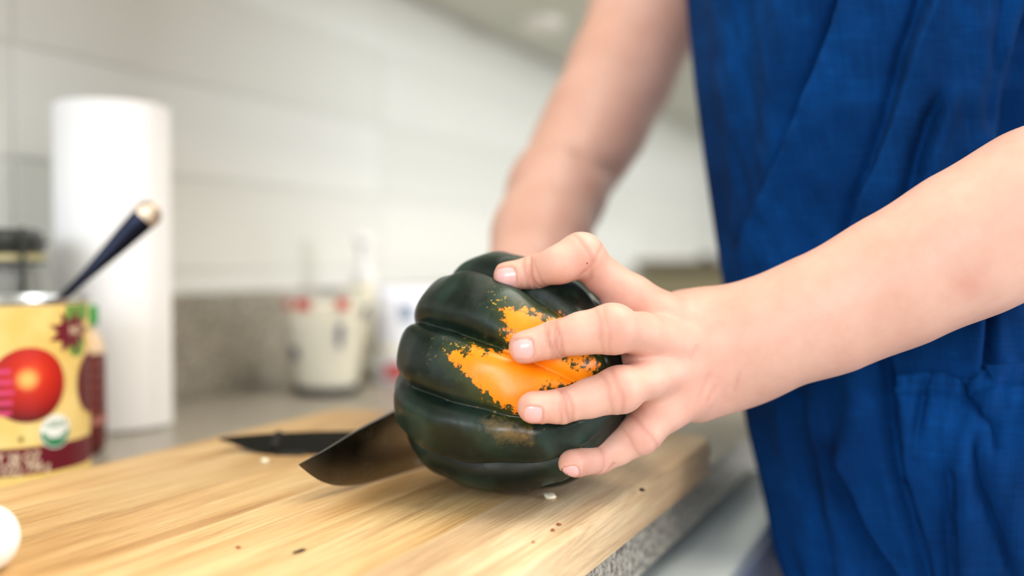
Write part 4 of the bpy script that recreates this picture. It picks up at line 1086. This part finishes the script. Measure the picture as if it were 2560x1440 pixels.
# ------------------------------------------------------------------ storage jar with clamp lid behind the tin
JB = W(-24, 1000, 0.785); JB.z = CT
jar = empty('storage_jar', tuple(JB)); tag(jar, 'glass clamp-lid jar with dark contents behind the tin', 'jar')
M['glass'] = mat('clear_glass', (240, 244, 242), 0.05)
M['glass'].node_tree.nodes['Principled BSDF'].inputs['Alpha'].default_value = 0.13
M['wire'] = mat('dark_wire', (60, 62, 60), 0.35, 0.8); M['beans'] = mat('dark_beans', (30, 32, 29), 0.6)
JR = 0.042
lathe('glass_body', [(0, 0), (JR - 0.003, 0), (JR, 0.004), (JR, 0.138), (JR - 0.004, 0.144), (JR - 0.004, 0.150), (JR - 0.007, 0.150), (JR - 0.007, 0.143), (JR - 0.003, 0.137), (JR - 0.003, 0.005), (0, 0.004)], M['glass'], jar, 48)
lathe('contents', [(0, 0.0045), (JR - 0.0035, 0.0055), (JR - 0.0035, 0.136), (JR - 0.008, 0.1425), (0.02, 0.145), (0, 0.144)], M['beans'], jar, 40)
lathe('seal', [(JR - 0.008, 0.1502), (JR - 0.001, 0.1502), (JR - 0.001, 0.1545), (JR - 0.008, 0.1545)], mat('rubber_seal', (186, 176, 130), 0.6), jar, 40, closed=True)
M['lid'] = mat('dark_lid', (54, 58, 54), 0.4)
lathe('lid', [(0, 0.1546), (JR - 0.003, 0.1546), (JR - 0.001, 0.158), (JR - 0.002, 0.170), (JR - 0.006, 0.174), (0, 0.174)], M['lid'], jar, 48)
def ring(z, r, nm):
    tube(nm, [(r * math.cos(a), r * math.sin(a), z) for a in np.linspace(0, 2 * math.pi, 41)], 0.0014, M['wire'], jar, 8)
ring(0.1475, JR - 0.001, 'wire_ring'); ring(0.164, JR + 0.001, 'wire_ring')
ja = math.atan2(-JB.y, -JB.x) + 0.55
for da in (0, -1.1):
    c_, s_ = math.cos(ja + da), math.sin(ja + da)
    tube('wire_clamp', [((JR + 0.003) * c_, (JR + 0.003) * s_, z) for z in (0.118, 0.135, 0.150, 0.168, 0.1755)], 0.0016, M['wire'], jar, 8)

# ------------------------------------------------------------------ paper towel roll
PB = W(284, 1000, 0.90); PB.z = CT
pt = empty('paper_towel_roll', tuple(PB)); tag(pt, 'tall white paper towel roll standing against the tiled wall', 'paper towel')
M['paper'] = mat('white_paper', (246, 247, 250), 0.9, spec=0.1)
nt = NT(M['paper']); bump(nt, noise(nt, 300, 3, objcoord(nt)).outputs[0], 0.2, 0.001)
PR, PH_ = 0.0480, 0.288
lathe('paper', [(0.020, 0.001), (PR - 0.002, 0.001), (PR, 0.003), (PR, PH_ - 0.003), (PR - 0.002, PH_), (0.020, PH_)], M['paper'], pt, 72)
lathe('cardboard_core', [(0.0185, 0.0008), (0.0198, 0.0008), (0.0198, PH_), (0.0185, PH_)], mat('cardboard', (186, 160, 126), 0.9), pt, 40, closed=True)
a_ = math.atan2(-PB.y, -PB.x) + 1.25
mobj('loose_sheet', [((PR + 0.0004 + 0.004 * t * t) * math.cos(a_ - 0.5 * (1 - t)), (PR + 0.0004 + 0.004 * t * t) * math.sin(a_ - 0.5 * (1 - t)), z) for t in np.linspace(0, 1, 9) for z in (0.002, PH_ - 0.002)],
     [(2 * i, 2 * i + 2, 2 * i + 3, 2 * i + 1) for i in range(8)], M['paper'], pt)

# ------------------------------------------------------------------ things further along the worktop
MC = W(818, 1000, 1.125); MC.z = CT
mcup = empty('measuring_cup', tuple(MC), math.atan2(-MC.y, -MC.x)); tag(mcup, 'glass measuring cup with red markings and pale contents by the wall', 'measuring cup')
lathe('glass_body', [(0, 0.0), (0.033, 0.0), (0.036, 0.003), (0.0505, 0.112), (0.0520, 0.1135), (0.0490, 0.1135), (0.0475, 0.111), (0.0335, 0.0065), (0, 0.006)], M['glass'], mcup, 56)
M['cream'] = mat('cream_flour', (246, 240, 220), 0.8); M['redp'] = mat('red_marking', (206, 70, 62), 0.5); M['bluep'] = mat('navy_marking', (52, 56, 104), 0.5); M['navy'] = mat('navy_shadow', (14, 16, 34), 0.5)
lathe('contents', [(0, 0.0066), (0.0330, 0.0070), (0.0462, 0.100), (0.020, 0.103), (0, 0.1035)], M['cream'], mcup, 48)
def cup_mark(a, z0, z1, da, material, nm):
    V = []; F = []
    for j in range(7):
        an = a + da * (j / 6 - 0.5)
        for z in (z0, z1):
            r = 0.036 + (0.0505 - 0.036) * (z - 0.003) / 0.109 + 0.0003; V.append((r * math.cos(an), r * math.sin(an), z))
    for j in range(6): F.append((j * 2, j * 2 + 2, j * 2 + 3, j * 2 + 1))
    mobj(nm, V, F, material, mcup)
for a, w in ((-1.05, 0.3), (-0.55, 0.4), (0.35, 0.28)): cup_mark(a, 0.096, 0.108, w, M['redp'], 'red_marking')
for a, z, w in ((0.32, 0.066, 0.16), (0.32, 0.054, 0.12), (-1.0, 0.040, 0.3), (1.15, 0.085, 0.3)): cup_mark(a, z, z + 0.014, w, M['bluep'], 'blue_marking')
lathe('base_shadow', [(0.0, -0.0), (0.0345, 0.0002), (0.0375, 0.003), (0.0382, 0.010), (0.0372, 0.010), (0.0362, 0.003)], M['navy'], mcup, 48)  # shadow at the foot of the cup, built as a dark navy ring
tube('cup_handle', [(0.012, 0.049, 0.098), (0.018, 0.072, 0.096), (0.02, 0.082, 0.075), (0.018, 0.070, 0.040), (0.012, 0.042, 0.034)], 0.0055, M['glass'], mcup, 12)
mcup.rotation_euler.z += 0.0

SBt = W(912, 1000, 1.29); SBt.z = CT
sbt = empty('pump_bottle', tuple(SBt)); tag(sbt, 'white pump bottle behind the measuring cup', 'bottle')
M['wplastic'] = mat('white_plastic', (240, 240, 240), 0.35); M['creamp'] = mat('cream_plastic', (226, 220, 196), 0.4)
lathe('body', [(0, 0), (0.032, 0), (0.035, 0.004), (0.035, 0.095), (0.030, 0.106), (0.014, 0.113), (0.013, 0.120), (0, 0.120)], M['creamp'], sbt, 40)
lathe('pump_collar', [(0.0, 0.1201), (0.015, 0.1201), (0.015, 0.134), (0.008, 0.138), (0.0075, 0.170), (0.0, 0.170)], M['wplastic'], sbt, 28)
lathe('pump_head', [(0.0, 0.1701), (0.011, 0.1701), (0.012, 0.174), (0.010, 0.184), (0, 0.185)], M['wplastic'], sbt, 24)
tube('spout', [(0.0, 0.0, 0.178), (-0.018, -0.006, 0.179), (-0.030, -0.011, 0.174)], [0.005, 0.0045, 0.0035], M['wplastic'], sbt, 10)

BX = W(1030, 1000, 1.22); BX.z = CT
fb = empty('food_packet', tuple(BX), TH + 0.25); tag(fb, 'white food packet with blue and red print beside the measuring cup', 'packet')
M['packet'] = mat('white_packet', (228, 230, 242), 0.5)
bm = bmesh.new()
NX, NZ = 8, 14
def pk_pt(i, k, s):
    x = i / NX - 0.5; z = k / NZ; bulge = (1 - (2 * x) ** 4) * math.sin(math.pi * min(z * 0.92 + 0.08, 1)) ** 0.5
    return (s * 0.028 * max(bulge, 0.02) * (1 - 0.25 * z), x * 0.092 * (1 - 0.05 * math.sin(z * 9)), z * 0.118)
grid = {}
for s in (-1, 1):
    for i in range(NX + 1):
        for k in range(NZ + 1): grid[s, i, k] = bm.verts.new(pk_pt(i, k, s))
    for i in range(NX):
        for k in range(NZ): bm.faces.new([grid[s, i, k], grid[s, i + 1, k], grid[s, i + 1, k + 1], grid[s, i, k + 1]])
for k in range(NZ):
    for i in (0, NX): bm.faces.new([grid[-1, i, k], grid[1, i, k], grid[1, i, k + 1], grid[-1, i, k + 1]])
for i in range(NX):
    for k in (0, NZ): bm.faces.new([grid[-1, i, k], grid[1, i, k], grid[1, i + 1, k], grid[-1, i + 1, k]])
from_bm('bag', bm, M['packet'], fb, True)
def pkt(i0, i1, k0, k1, material, nm):
    V, F = [], []; n = 6
    for a in range(n + 1):
        for b in range(n + 1):
            p = pk_pt(i0 + (i1 - i0) * a / n, k0 + (k1 - k0) * b / n, -1); V.append((p[0] - 0.0008, p[1], p[2]))
    for a in range(n):
        for b in range(n): q = a * (n + 1) + b; F.append((q, q + 1, q + n + 2, q + n + 1))
    mobj(nm, V, F, material, fb)
pkt(4.2, 5.6, 9.0, 11.6, mat('slate_print', (120, 140, 160), 0.5), 'blue_print'); pkt(3.0, 7.2, 0.9, 3.0, M['redp'], 'red_print'); pkt(5.5, 7.4, 4.2, 6.0, M['cream'], 'cream_print')

OB = W(1760, 1000, 1.95); OB.z = CT
ob = empty('bread_bin', tuple(OB), 0.05); tag(ob, 'olive-brown bread bin standing far along the worktop', 'bread bin')
M['olive'] = mat('olive_enamel', (112, 106, 82), 0.5)
box('body', (-0.12, -0.10, 0.001), (0.16, 0.105, 0.128), M['olive'], ob, 0.012, 3)
box('lid', (-0.124, -0.104, 0.129), (0.164, 0.109, 0.150), mat('olive_dark', (84, 78, 60), 0.5), ob, 0.006, 3)
box('knob', (0.005, -0.012, 0.1502), (0.035, 0.012, 0.1600), M['handle'], ob, 0.003)
